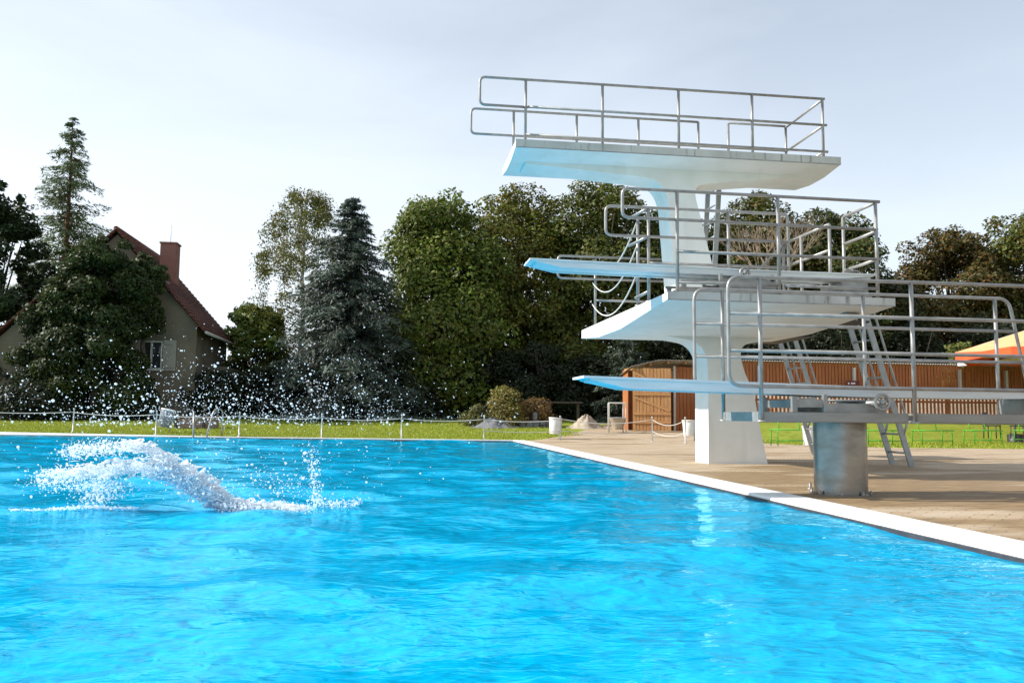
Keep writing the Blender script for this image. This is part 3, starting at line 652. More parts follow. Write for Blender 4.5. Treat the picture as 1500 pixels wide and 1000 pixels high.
# ------------------------------------------------------------------ house
def build_house():
    Y0, Y1 = 37.0, 44.0; zg = g(37)-.15
    rd = at(170, 337, Y=Y0); er = at(291, 478, Y=Y0); el = at(-17, 500, Y=Y0)
    h = thing('house', 'old grey plastered house with a steep red tiled roof, its gable overgrown with ivy', 'house', ((er.x+el.x)/2, 38, zg))
    wr, wl = er.x-.12, el.x+.3
    mb = MB()
    zr = er.z+.1; zl = el.z+.2
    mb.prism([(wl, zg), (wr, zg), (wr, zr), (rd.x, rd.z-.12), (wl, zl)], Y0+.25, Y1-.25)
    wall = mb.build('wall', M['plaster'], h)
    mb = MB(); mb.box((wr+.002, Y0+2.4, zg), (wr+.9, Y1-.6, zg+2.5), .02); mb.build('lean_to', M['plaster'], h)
    tiles = bpy.data.materials.new('red roof tiles'); N, L = nodes(tiles); b = N['Principled BSDF']
    tc = N.new('ShaderNodeTexCoord'); wv = N.new('ShaderNodeTexWave'); wv.bands_direction = 'Z'; wv.inputs['Scale'].default_value = 2.1; wv.inputs['Distortion'].default_value = .4
    L.new(tc.outputs['Object'], wv.inputs['Vector'])
    nz = N.new('ShaderNodeTexNoise'); nz.inputs['Scale'].default_value = 4; nz.inputs['Detail'].default_value = 8; L.new(tc.outputs['Object'], nz.inputs['Vector'])
    rp = N.new('ShaderNodeValToRGB'); rp.color_ramp.elements[0].color = (.065, .020, .014, 1); rp.color_ramp.elements[1].color = (.20, .058, .036, 1)
    rp.color_ramp.elements[0].position = .3; rp.color_ramp.elements[1].position = .7
    L.new(nz.outputs['Fac'], rp.inputs[0]); L.new(rp.outputs[0], b.inputs['Base Color']); b.inputs['Roughness'].default_value = .85
    bp = N.new('ShaderNodeBump'); bp.inputs['Strength'].default_value = .9; bp.inputs['Distance'].default_value = .06; L.new(wv.outputs['Fac'], bp.inputs['Height']); L.new(bp.outputs[0], b.inputs['Normal'])
    mb = MB(); t = .14
    def plane(x0, z0, x1, z1):
        nrm = Vector((z1-z0, 0, -(x1-x0))).normalized()
        if nrm.z < 0: nrm = -nrm
        nu = 26
        for k in range(nu):                                   # courses of tiles, each stepped over the next
            a, b = k/nu, (k+1)/nu
            pa = Vector((x0+(x1-x0)*a, 0, z0+(z1-z0)*a)); pb = Vector((x0+(x1-x0)*b, 0, z0+(z1-z0)*b))
            q = [pa+nrm*.06, pb+nrm*.10, pb, pa]
            mb.prism([(v.x, v.z) for v in q], Y0, Y1)
    plane(rd.x, rd.z, er.x+.28, er.z-.28); plane(rd.x, rd.z, el.x-.3, el.z-.25)
    roof = mb.build('roof', tiles, h)
    q = MB(); q.tube([(rd.x, Y0-.02, rd.z+.07), (rd.x, Y1+.02, rd.z+.07)], .11, 10); q.build('ridge_tiles', tiles, roof)
    q = MB(); q.tube([(er.x+.33, Y0-.05, er.z-.26), (er.x+.33, Y1+.1, er.z-.26)], .065, 10); q.build('gutter', M['frame'], roof)
    yc = 40.6; c = at(249, 378, Y=yc); xc, zt = c.x, at(249, 359, Y=yc).z; zc = zt-2.3
    bm_ = bpy.data.materials.new('chimney brick'); N, L = nodes(bm_); b = N['Principled BSDF']; tc = N.new('ShaderNodeTexCoord')
    mp = N.new('ShaderNodeMapping'); mp.inputs['Rotation'].default_value = (math.radians(90), 0, 0); L.new(tc.outputs['Object'], mp.inputs['Vector'])
    bt = N.new('ShaderNodeTexBrick'); bt.inputs['Scale'].default_value = 5.5; bt.inputs['Color1'].default_value = (.27, .075, .05, 1); bt.inputs['Color2'].default_value = (.20, .055, .04, 1); bt.inputs['Mortar'].default_value = (.33, .24, .20, 1); bt.inputs['Mortar Size'].default_value = .03
    L.new(mp.outputs[0], bt.inputs['Vector']); L.new(bt.outputs[0], b.inputs['Base Color']); b.inputs['Roughness'].default_value = .85
    q = MB(); q.box((xc-.36, yc-.36, zc), (xc+.36, yc+.36, zt), .01); q.box((xc-.40, yc-.40, zt+.001), (xc+.40, yc+.40, zt+.08), .01); q.build('chimney', bm_, roof)
    q = MB(); q.tube([(xc, yc, zt+.08), (xc, yc, zt+.95)], .013, 6); q.build('antenna', M['dark_steel'], roof)
    q = MB(); p = at(236, 395, Y=37.3); q.box((p.x-.05, 37.0, p.z-.5), (p.x+.05, 38.6, p.z-.38)); q.build('roof_step', M['dark_steel'], roof)
    # windows with shutters
    def window(px0, py0, px1, py1, shut, two=True):
        a = at(px0, py0, Y=Y0+.25); b = at(px1, py1, Y=Y0+.25); yw = Y0+.25
        f = MB(); wd = .06
        f.box((a.x, yw-.05, b.z), (a.x+wd, yw+.02, a.z)); f.box((b.x-wd, yw-.05, b.z), (b.x, yw+.02, a.z)); f.box((a.x+wd, yw-.05, a.z-wd), (b.x-wd, yw+.02, a.z)); f.box((a.x+wd, yw-.05, b.z), (b.x-wd, yw+.02, b.z+wd))
        if two: f.box(((a.x+b.x)/2-.04, yw-.055, b.z+wd), ((a.x+b.x)/2+.04, yw+.02, a.z-wd))
        w_ = f.build('window', M['frame'], h)
        q = MB(); q.box((a.x+wd, yw-.012, b.z+wd), (b.x-wd, yw-.006, a.z-wd)); q.build('pane', M['glass'], w_)
        q = MB(); q.box((a.x-.08, yw-.14, b.z-.07), (b.x+.08, yw-.002, b.z-.002), .008); q.build('sill', M['frame'], w_)
        return a, b, yw
    def shutter(x0, x1, z0, z1, yw):
        q = MB(); q.box((x0, yw-.06, z0), (x1, yw-.02, z1)); q.box((x0+.03, yw-.085, z0+.12), (x1-.03, yw-.061, z0+.2)); q.box((x0+.03, yw-.085, z1-.2), (x1-.03, yw-.061, z1-.12))
        vs = [(x0+.04, yw-.083, z0+.2), (x0+.12, yw-.083, z0+.2), (x1-.04, yw-.083, z1-.2), (x1-.12, yw-.083, z1-.2)]; vs += [(x, yw-.0615, z) for x, _, z in vs]
        q.add(vs, [(0,1,2,3),(7,6,5,4),(0,4,5,1),(1,5,6,2),(2,6,7,3),(3,7,4,0)]); q.build('shutter', M['shutter'], h)
    a, b, yw = window(207, 499, 237, 541, 1); shutter(b.x+.03, b.x+.56, b.z-.05, a.z+.05, yw); shutter(a.x-.56, a.x-.03, b.z-.05, a.z+.05, yw)
    a, b = at(30, 502, Y=Y0+.25), at(60, 562, Y=Y0+.25)
    q = MB()
    for k in range(5): x = a.x+(b.x-a.x)*k/4; q.box((x-.018, Y0+.17, b.z), (x+.018, Y0+.2, a.z))
    for k in range(7): z = b.z+(a.z-b.z)*k/6; q.box((a.x-.03, Y0+.2005, z-.018), (b.x+.03, Y0+.225, z+.018))
    q.build('trellis', M['shutter'], h)
    return h
build_house()

# ------------------------------------------------------------------ shed, fences, benches, parasols
def boards(mb, x0, x1, y, z0, z1, w=.14, gap=.012, t=.022, jit=.012):
    x = x0
    while x < x1-.02:
        e = min(x+w, x1); j = random.uniform(-jit, jit)
        mb.box((x, y+j*.4, z0+random.uniform(-.01, .01)), (e-gap, y+t+j*.4, z1+j), .004); x = e
def build_shed():
    Ys = 31.0; zg = g(Ys)-.02
    l = at(922, 600, Y=Ys).x; r = at(1024, 600, Y=Ys).x; dl = at(975, 600, Y=Ys).x; dr = at(990, 600, Y=Ys).x
    zt = at(960, 541, Y=Ys).z
    s = thing('wooden_shed', 'honey brown board shed with its braced door standing open behind the rope barrier', 'shed', ((l+r)/2, Ys+1.2, zg))
    mb = MB(); boards(mb, dr, r, Ys, zg, zt+.12, .15); mb.box((l, Ys+.9, zg), (r, Ys+.94, zt))
    mb.box((l, Ys+.2, zg), (l+.03, Ys+.9, zt-.02)); mb.box((r-.03, Ys+.03, zg), (r, Ys+.9, zt)); mb.build('wall', M['wood'], s)
    mb = MB(); l0 = l; boards(mb, l, dl, Ys-.45, zg+.04, zt, .13)
    for z in (zg+.30, zg+.62, zg+1.35): mb.box((l+.02, Ys-.48, z), (dl-.02, Ys-.451, z+.09))
    for z0, z1 in ((zg+.72, zg+1.33), (zg+1.45, zt-.1)):
        q0 = [(l+.05, Ys-.475, z1-.09), (l+.05, Ys-.475, z1), (dl-.05, Ys-.475, z0+.09), (dl-.05, Ys-.475, z0)]
        q1 = [(x, Ys-.4515, z) for x, _, z in q0]; mb.add(q0+q1, [(0,1,2,3)[::-1],(4,5,6,7),(0,4,5,1)[::-1],(1,5,6,2)[::-1],(2,6,7,3)[::-1],(3,7,4,0)[::-1]])
    d = mb.build('door', M['woodlight'], s)
    pv = Matrix.Translation((l, Ys-.45, 0)); d.matrix_parent_inverse = world_of(s).inverted() @ pv @ Matrix.Rotation(-.36, 4, 'Z') @ pv.inverted()
    q = MB(); q.box((dl-.12, Ys-.51, zg+1.15), (dl-.06, Ys-.481, zg+1.3)); q.build('handle', M['dark_steel'], d).matrix_parent_inverse = Matrix.Translation(-Vector(s.location))
    l = l0; mb = MB(); mb.box((dl+.02, Ys-.02, zg), (dl+.09, Ys+.06, zt+.05)); mb.box((dr-.09, Ys-.03, zg), (dr-.01, Ys+.06, zt+.15)); mb.build('door_frame', M['post'], s)
    mb = MB(); mb.box((dl+.1, Ys+.03, zt-.55), (dr-.1, Ys+.05, zt-.02)); mb.tube([(dl+.2, Ys+.5, zg), (dr-.12, Ys+.35, zg+1.5)], .03, 6); mb.build('planks', M['woodlight'], s)
    rl = at(919, 540, Y=Ys-.3); pk = at(962, 528, Y=Ys-.2)
    mb = MB(); n = 26
    for k in range(n):                                         # corrugated sheets on rafters
        a = k/n; x0 = l-.1+(r-l+.2)*a; x1 = l-.1+(r-l+.2)*(k+.55)/n; h = .03
        f = lambda x: zt+.06+min(1, (x-l+.1)/(pk.x-l+.1))*(pk.z-zt-.06)
        mb.add([(x0, Ys-.55, f(x0)), (x1, Ys-.55, f(x1)+h), (x1, Ys+1.1, f(x1)+h-.25), (x0, Ys+1.1, f(x0)-.25)], [(0, 1, 2, 3)])
        x2 = l-.1+(r-l+.2)*(k+1)/n
        mb.add([(x1, Ys-.55, f(x1)+h), (x2, Ys-.55, f(x2)), (x2, Ys+1.1, f(x2)-.25), (x1, Ys+1.1, f(x1)+h-.25)], [(0, 1, 2, 3)])
    rf = mb.build('roof', M['roofing'], s); rf.modifiers.new('thickness', 'SOLIDIFY').thickness = .012
    for k in range(5):
        x = l+(r-l)*k/4; q = MB(); q.box((x-.03, Ys-.5, zt-.06+min(1, (x-l)/(pk.x-l))*(pk.z-zt-.06)), (x+.03, Ys+.6, zt+.03+min(1, (x-l)/(pk.x-l))*(pk.z-zt-.06))); q.build('rafter', M['woodlight'], s)
build_shed()
def build_fence():
    Yf = 31.5; zg = g(Yf); zt = at(1300, 533, Y=Yf).z
    x0 = at(1024.5, 600, Y=Yf).x; x1 = at(1700, 600, Y=Yf).x; zb = at(1300, 576, Y=Yf).z
    f = thing('board_fence', 'tall red brown board fence with grey posts and a pale corrugated capping behind the tower', 'fence', ((x0+x1)/2, Yf, zg))
    mb = MB(); boards(mb, x0, x1, Yf, zg, zt, .14, .022, .022, .02); mb.build('boards', M['wood'], f)
    mb = MB(); mb.box((x0, Yf+.05, zt-.4), (x1, Yf+.1, zt-.28)); mb.box((x0, Yf+.05, zg+.5), (x1, Yf+.1, zg+.62)); mb.build('rail', M['wooddark'], f)
    mb = MB(); n = int((x1-x0)/.11)
    for k in range(n):
        a = x0+(x1-x0)*k/n; b = x0+(x1-x0)*(k+.5)/n; c = x0+(x1-x0)*(k+1)/n
        mb.add([(a, Yf-.14, zt+.01), (b, Yf-.14, zt+.045), (c, Yf-.14, zt+.01), (c, Yf+.9, zt-.05), (b, Yf+.9, zt-.015), (a, Yf+.9, zt-.05)], [(0, 1, 4, 5), (1, 2, 3, 4)])
    c = mb.build('capping', M['roofing'], f); c.modifiers.new('thickness', 'SOLIDIFY').thickness = .01
    for px in (1112, 1252, 1407, 1475, 1562, 1650):
        x = at(px, 560, Y=Yf-.1).x; q = MB(); q.box((x-.05, Yf-.12, zg), (x+.05, Yf-.005, zt-.18)); q.build('post', M['post'], f)
build_fence()
def build_picket():
    Yp = 29.4; zg = at(1400, 620, Y=Yp).z-.03; zt = at(1400, 579, Y=Yp).z; x0 = at(1024, 600, Y=Yp).x; x1 = at(1680, 600, Y=Yp).x
    f = thing('picket_fence', 'low brown picket fence with open gaps between the lawn and the tall board fence', 'fence', ((x0+x1)/2, Yp, zg))
    n = int((x1-x0)/.155); mb = MB()
    for k in range(n):
        x = x0+(x1-x0)*k/n; h = random.uniform(-.02, .02)
        mb.add([(x, Yp, zg), (x+.08, Yp, zg), (x+.08, Yp, zt-.05+h), (x+.04, Yp, zt+h), (x, Yp, zt-.05+h), (x, Yp+.02, zg), (x+.08, Yp+.02, zg), (x+.08, Yp+.02, zt-.05+h), (x+.04, Yp+.02, zt+h), (x, Yp+.02, zt-.05+h)],
               [(0,1,2,3,4), (9,8,7,6,5), (0,5,6,1), (1,6,7,2), (2,7,8,3), (3,8,9,4), (4,9,5,0)])
    mb.build('pickets', M['picket'], f)
    mb = MB()
    for z in (zg+.25, zt-.3): mb.box((x0, Yp+.021, z), (x1, Yp+.06, z+.08))
    mb.build('rail', M['picket'], f)
    for k in range(8):
        x = x0+(x1-x0)*(k+.3)/8; q = MB(); q.box((x-.05, Yp+.061, zg), (x+.05, Yp+.15, zt+.02)); q.build('post', M['woodlight'], f)
build_picket()
def bank(name, y0, y1, za, zb, m):
    xa = at(1035, 600, Y=30).x; vs = []; nn = 60; mb = MB()
    for k in range(nn+1):
        x = xa+(60-xa)*k/nn
        for j in range(7): t = j/6; vs.append((x, y0+t*(y1-y0), za+(zb-za)*(3*t*t-2*t**3)+(random.uniform(-.02, .02) if 0 < j < 6 else 0)))
    mb.add(vs, [(k*7+j, (k+1)*7+j, (k+1)*7+j+1, k*7+j+1) for k in range(nn) for j in range(6)], True); struct(mb.build(name, m))
zp = at(1400, 620, Y=29.4).z
bank('grass_bank', 25.8, 29.3, -.03, zp-.02, lawn_m); bank('terrace_bank', 29.3, 31.45, zp-.02, at(1400, 577, Y=31.3).z, M['sand'])
# bench: two steel end frames, slatted seat bars and a stretcher
def bench(loc, L_, label, rz=0):
    o = thing('garden_bench', label, 'bench', (0, 0, 0), 'green benches')
    mb = MB()
    for y in (-.16, 0, .16): mb.tube([(-L_/2, y, .43), (L_/2, y, .43)], .016, 8)
    mb.build('seat', M['green'], o)
    for x in (-L_/2+.08, L_/2-.08):
        q = MB(); q.tube([(x, -.19, 0), (x, -.19, .43), (x, .19, .43), (x, .23, 0)], .016, 8, .08); q.build('leg_frame', M['green'], o)
    q = MB(); q.tube([(-L_/2+.08, .21, .14), (L_/2-.08, .21, .14)], .012, 8); q.tube([(-L_/2+.08, -.19, .14), (L_/2-.08, -.19, .14)], .012, 8); q.build('stretcher', M['green'], o)
    for x in (-L_/2+.3, L_/2-.3):
        q = MB(); q.tube([(x, .18, .43), (x, .27, .80)], .014, 8); q.build('back_post', M['green'], o)
    q = MB(); q.tube([(-L_/2+.1, .265, .78), (L_/2-.1, .265, .78)], .016, 8); q.build('back_rail', M['green'], o)
    o.location = loc; o.rotation_euler.z = rz; return o
def bl(px, Y): return (at(px, 640, Y=Y).x, Y, 0.0)
b0 = bench(bl(1161, 21.6), 1.2, 'green steel bench behind the tower leg, left of the drum')
for px, Y, rz, lb in ((1290, 22.0, .05, 'green steel bench on the lawn just right of the drum and ladder'), (1366, 22.6, .1, 'green steel bench, second to the right of the drum'),
                      (1440, 23.4, .15, 'green steel bench, third to the right of the drum'), (1512, 24.4, .2, 'green steel bench cut by the right edge of the picture')):
    c = tree_copy(b0, bl(px, Y), lb); c.rotation_euler.z = rz
# parasols
def parasol(px, Y, ztop, zed, half, m, mv, label, val=.22):
    x = at(px, 500, Y=Y).x; zg = g(Y)
    o = thing('parasol', label, 'parasol', (x, Y, zg), 'garden parasols')
    K = 8; mb = MB(); ring = []
    for k in range(K):
        a = 2*math.pi*(k+.5)/K; ring.append((x+half*math.cos(a)*1.08, Y+half*math.sin(a)*1.08, zed))
    n = 6; vs = []; fs = []
    for i in range(n+1):
        t = i/n
        for k in range(K*2):
            a = ring[k//2]; b = ring[(k//2+1) % K]; s = .5*(k % 2)
            px_, py_ = a[0]+(b[0]-a[0])*s, a[1]+(b[1]-a[1])*s
            zz = ztop+(zed-ztop)*(t**.92)-(.06*t*(1 if k % 2 else 0))
            vs.append((x+(px_-x)*t, Y+(py_-Y)*t, zz))
    for i in range(n):
        for k in range(K*2):
            k2 = (k+1) % (K*2); fs.append((i*K*2+k, (i+1)*K*2+k, (i+1)*K*2+k2, i*K*2+k2))
    mb.add(vs, fs); c = mb.build('canopy', m, o); c.modifiers.new('thickness', 'SOLIDIFY').thickness = .006
    mb = MB(); e = vs[n*K*2:]; lo = [(p[0], p[1], p[2]-val*(1.0 if k % 2 == 0 else .62)) for k, p in enumerate(e)]
    mb.add([(p[0]*1.0, p[1], p[2]-.003) for p in e]+lo, [(k, k+16, (k+1) % 16+16, (k+1) % 16) for k in range(16)]); v = mb.build('valance', mv, c); v.modifiers.new('thickness', 'SOLIDIFY').thickness = .006
    mb = MB(); mb.tube([(x, Y, zg), (x, Y, ztop+.06)], .028, 10); mb.build('pole', M['post'], o)
    for k in range(K):
        q = MB(); q.tube([(x, Y, ztop-.05), (ring[k][0], ring[k][1], zed-.02)], .010, 6); q.build('rib', M['post'], o)
    mb = MB(); mb.lathe([(.32, zg-.01), (.32, zg+.06), (.1, zg+.09), (.06, zg+.25)], x, Y, 20); mb.build('base', M['stone'], o)
t = at(1565, 462, Y=25.5); e = at(1440, 517, Y=25.5)
parasol(1565, 25.5, t.z, e.z+.12, t.x-e.x, M['cream'], M['orange'], 'big cream and orange parasol with a scalloped orange valance at the right edge', .34)
t = at(1562, 505, Y=29.0); e = at(1440, 528, Y=29.0)
parasol(1562, 29.0, t.z, e.z, t.x-e.x, M['whitecloth'], M['whitecloth'], 'white parasol under and behind the orange one', .12)
# garden table with two dark chairs by the parasol
p = at(1475, 610, Y=25.6); zg = g(25.6)+.25
tb = thing('garden_table', 'black round garden table under the orange parasol', 'table', (p.x+.6, 26, zg))
mb = MB(); mb.lathe([(.45, zg+.70), (.46, zg+.72), (.45, zg+.74)], p.x+.6, 26, 24); mb.build('table_top', M['black'], tb)
mb = MB(); mb.lathe([(.25, zg-.3), (.25, zg+.02), (.04, zg+.05), (.035, zg+.70)], p.x+.6, 26, 14); mb.build('pedestal', M['black'], tb)
def chair(loc, rz, label):
    o = thing('garden_chair', label, 'chair', (0, 0, 0), 'black garden chairs')
    q = MB(); q.box((-.24, -.22, .40), (.24, .22, .44), .015); q.build('seat', M['black'], o)
    q = MB(); q.box((-.23, .19, .46), (.23, .225, .86), .015); q.build('backrest', M['black'], o)
    for x in (-.21, .21):
        for y in (-.19, .19):
            q = MB(); q.tube([(x, y, 0), (x*.95, y*.95, .42)], .018, 8); q.build('leg', M['black'], o)
    o.location = loc; o.rotation_euler.z = rz; return o
zc = at(1450, 606, Y=25.2).z-.4
c0 = chair((at(1452, 600, Y=25.2).x, 25.2, g(25.2)+.15), .6, 'black garden chair left of the round table')
c1 = tree_copy(c0, (at(1492, 600, Y=25.0).x, 25.0, g(25.0)+.15), 'black garden chair in front of the round table'); c1.rotation_euler.z = -2.6
# small sign on the board fence
p = at(1250, 563, Y=31.2)
sg = thing('small_sign', 'small dark red sign board with white marks on the board fence', 'sign', tuple(p))
mb = MB(); q = at(1241, 557, Y=31.2); r = at(1260, 570, Y=31.2); mb.box((q.x, 31.22, r.z), (r.x, 31.26, q.z), .008); mb.build('panel', M['redbox'], sg)
mb = MB()
for a, b in ((1242.5, 1244.5), (1247, 1248.6), (1249.2, 1250.8), (1251.4, 1253)):
    u = at(a, 560, Y=31.2); v = at(b, 562.5, Y=31.2); mb.box((u.x, 31.214, v.z), (v.x, 31.2195, u.z))
mb.build('lettering', M['signwhite'], sg)
# white metal rack by the shed
p = at(905, 628, Y=29.5); zg = g(29.5); xa = at(891, 600, Y=29.5).x; xb = at(917, 600, Y=29.5).x; zt = at(905, 590, Y=29.5).z
o = thing('metal_rack', 'white tubular metal rack holding a pale tub left of the shed door', 'rack', (p.x, 29.5, zg))
mb = MB(); mb.tube([(xa, 29.5, zg), (xa, 29.5, zt), (xb, 29.5, zt), (xb, 29.5, zg)], .022, 8, .05); mb.tube([(xa+.14, 29.9, zg), (xa+.14, 29.9, zt), (xb, 29.9, zt), (xb, 29.9, zg)], .022, 8, .05); mb.tube([(xa, 29.5, zg+.55), (xb, 29.5, zg+.55)], .016, 8); mb.build('frame', M['binwhite'], o)
mb = MB(); x = (xa+xb)/2+.08; mb.lathe([(.18, zg+.12), (.30, zg+.50), (.32, zg+.52), (.28, zg+.50), (.16, zg+.15)], x, 29.72, 20); mb.build('tub', M['sand'], o)
# heaps
def heap(name, label, px, Y, w, h, m, cat, n=26):
    x = at(px, 610, Y=Y).x; zg = g(Y)-.05; vs = []; fs = []; K = 30
    for i in range(n+1):
        t = i/n
        for k in range(K):
            a = 2*math.pi*k/K; rr = w*t*(1+.14*math.sin(3*a+1)+.08*math.sin(7*a)); hh = h*(.5+.5*math.cos(math.pi*t**.85))*(1+.12*math.sin(5*a+6*t))
            vs.append((x+rr*math.cos(a), Y+rr*.7*math.sin(a), zg+max(0, hh)+rng.normal(0, .018)))
    for i in range(n):
        for k in range(K): k2 = (k+1) % K; fs.append((i*K+k, (i+1)*K+k, (i+1)*K+k2, i*K+k2))
    mb = MB(); mb.add(vs, fs, True); return tag(mb.build(name, m), label, cat)
heap('gravel_heap', 'pale sand heap on the grass between the white bin and the shed', 858, 32.5, .95, .52, M['sand'], 'sand heap')
heap('stone_heap', 'low dark stone heap under the dry shrubs', 722, 32.5, 1.3, .40, M['stone'], 'stone heap')
# low wall of blocks beside the stone heap
xa = at(760, 610, Y=32.8).x; xb = at(800, 610, Y=32.8).x; zg = g(32.8)-.03
mb = MB(); x = xa
while x < xb: mb.box((x, 32.6, zg), (x+.26, 32.9, zg+.27+random.uniform(-.04, .04)), .02); x += .27
mb.box((xa+.55, 32.62, zg+.33), (xa+.72, 32.82, zg+.62), .02); tag(mb.build('block_wall', M['stone']), 'low grey block wall right of the stone heap', 'wall')
o = thing('wooden_table', 'dark weathered wooden table in the shade behind the white bin', 'table', (at(825, 600, Y=34.5).x, 34.5, g(34.5)))
x = at(825, 600, Y=34.5).x; zg = g(34.5); mb = MB(); mb.box((x-.75, 34.1, zg+.9), (x+.75, 34.7, zg+.97), .01); mb.build('table_top', M['darkwood'], o)
for dx in (-.6, .6):
    q = MB(); q.box((x+dx-.05, 34.3, zg-.02), (x+dx+.05, 34.45, zg+.899)); q.build('leg', M['darkwood'], o)

# ------------------------------------------------------------------ plants
def colour(n, base, var=.35, hue=None, hfrac=0.0):
    c = np.array(base)*rng.uniform(1-var, 1+var, (n, 1))*rng.uniform(.9, 1.1, (n, 3))
    if hue is not None:
        k = rng.random(n) < hfrac; c[k] = np.array(hue)*rng.uniform(.7, 1.3, (k.sum(), 1))
    return c
def trunk(mb, x, y, z0, z1, r0, r1, lean=(0, 0), n=8, wob=.12):
    pts = []; rad = []
    for k in range(n+1):
        t = k/n; pts.append((x+lean[0]*t+random.uniform(-wob, wob)*t, y+lean[1]*t+random.uniform(-wob, wob)*t, z0+(z1-z0)*t)); rad.append(r0+(r1-r0)*t)
    rad[0] *= 1.35; mb.tube(pts, 0, 9, radii=rad); return pts
def broadleaf(name, label, px, top, hw, Y, base, n=26000, ncl=130, lsize=.13, skirt=.35, hue=None, hfrac=0., sharp=.5, cr=.25, group='trees behind the lawn', bark='bark', cat='tree', spikes=4, sq=1.0, depth=1.0, sub=(1., 1.)):
    x = at(px, 600, Y=Y).x; zg = g(Y); zt = at(px, top, Y=Y).z; a = hw*Y/F
    o = thing(name, label, cat, (x, Y, zg), group)
    H = zt-zg; z0 = zg+skirt
    mb = MB(); tp = trunk(mb, x, Y, zg-.15, zg+H*.72, .03*H*.5+.05, .05)
    cs = []; rr = []; tint = []
    lobes = [(rng.uniform(0, 6.28), rng.uniform(.1, .95), rng.uniform(.75, 1.22), rng.uniform(.25, .5)) for _ in range(9)]
    for i in range(ncl):
        t = (i+rng.random())/ncl; t = 1-(1-t)**.85
        wd = a*(1-cr*.55)*(max(0.0, 1-(abs(t-.42)/.60)**2.6)**sharp)
        th = rng.uniform(0, 6.28); f = rng.uniform(.10, 1)**.4
        m_ = 1.0
        for la, lt, lm, ls in lobes:
            d = math.hypot(math.atan2(math.sin(th-la), math.cos(th-la))/1.2, (t-lt)/.35)
            m_ *= 1+(lm-1)*math.exp(-d*d/(2*ls*ls)*1.2)
        c = (x+wd*f*math.cos(th)*m_, Y+wd*f*math.sin(th)*depth*m_, z0+(H-skirt)*t*(1-.10*f*f)-a*cr*.4)
        cs.append(c); rr.append(a*cr*rng.uniform(.7, 1.35)); tint.append(rng.uniform(.72, 1.3))
    for _ in range(spikes*3):
        th = rng.uniform(0, 6.28); f = rng.uniform(0, .75); k = rng.uniform(.86, 1.0)
        cs.append((x+a*f*math.cos(th), Y+a*f*math.sin(th), z0+(H-skirt)*(k-.22*f*f))); rr.append(a*cr*rng.uniform(.35, .6)); tint.append(rng.uniform(.9, 1.35))
    for i in range(0, len(cs) if depth > .5 else 0, 4):                              # limbs out to the leaf masses
        s = Vector(tp[min(len(tp)-2, 2+int(rng.integers(0, 5)))]); e = Vector(cs[i])
        mb.tube([s, s.lerp(e, .5)+Vector((0, 0, .15)), e], 0, 6, radii=[.05+.006*H, .04, .015])
    mb.build('trunk', M[bark], o)
    cs = np.array(cs); rr = np.array(rr); tint = np.array(tint)
    wgt = rr**2/np.sum(rr**2); n = int(n*1.35); idx = rng.choice(len(cs), n, p=wgt)
    d = norm(rng.normal(size=(n, 3))); rad = rr[idx]*rng.uniform(.55, 1.12, n)**.7
    P = cs[idx]+d*rad[:, None]*np.array([1.1, 1.1, .78]); P[:, 2] = np.maximum(P[:, 2], zg+.05)
    ctr = np.array([x, Y, z0+H*.4]); out = norm(P-ctr)
    Nn = d*.5+out*.45+rng.normal(size=(n, 3))*.55+np.array([0, 0, .35])
    col = colour(n, base, .3, hue, hfrac)*tint[idx][:, None]
    leaves('crown', P, Nn, lsize*rng.uniform(.6, 1.25, n), col, M['leaf'], o, .52)
    return o
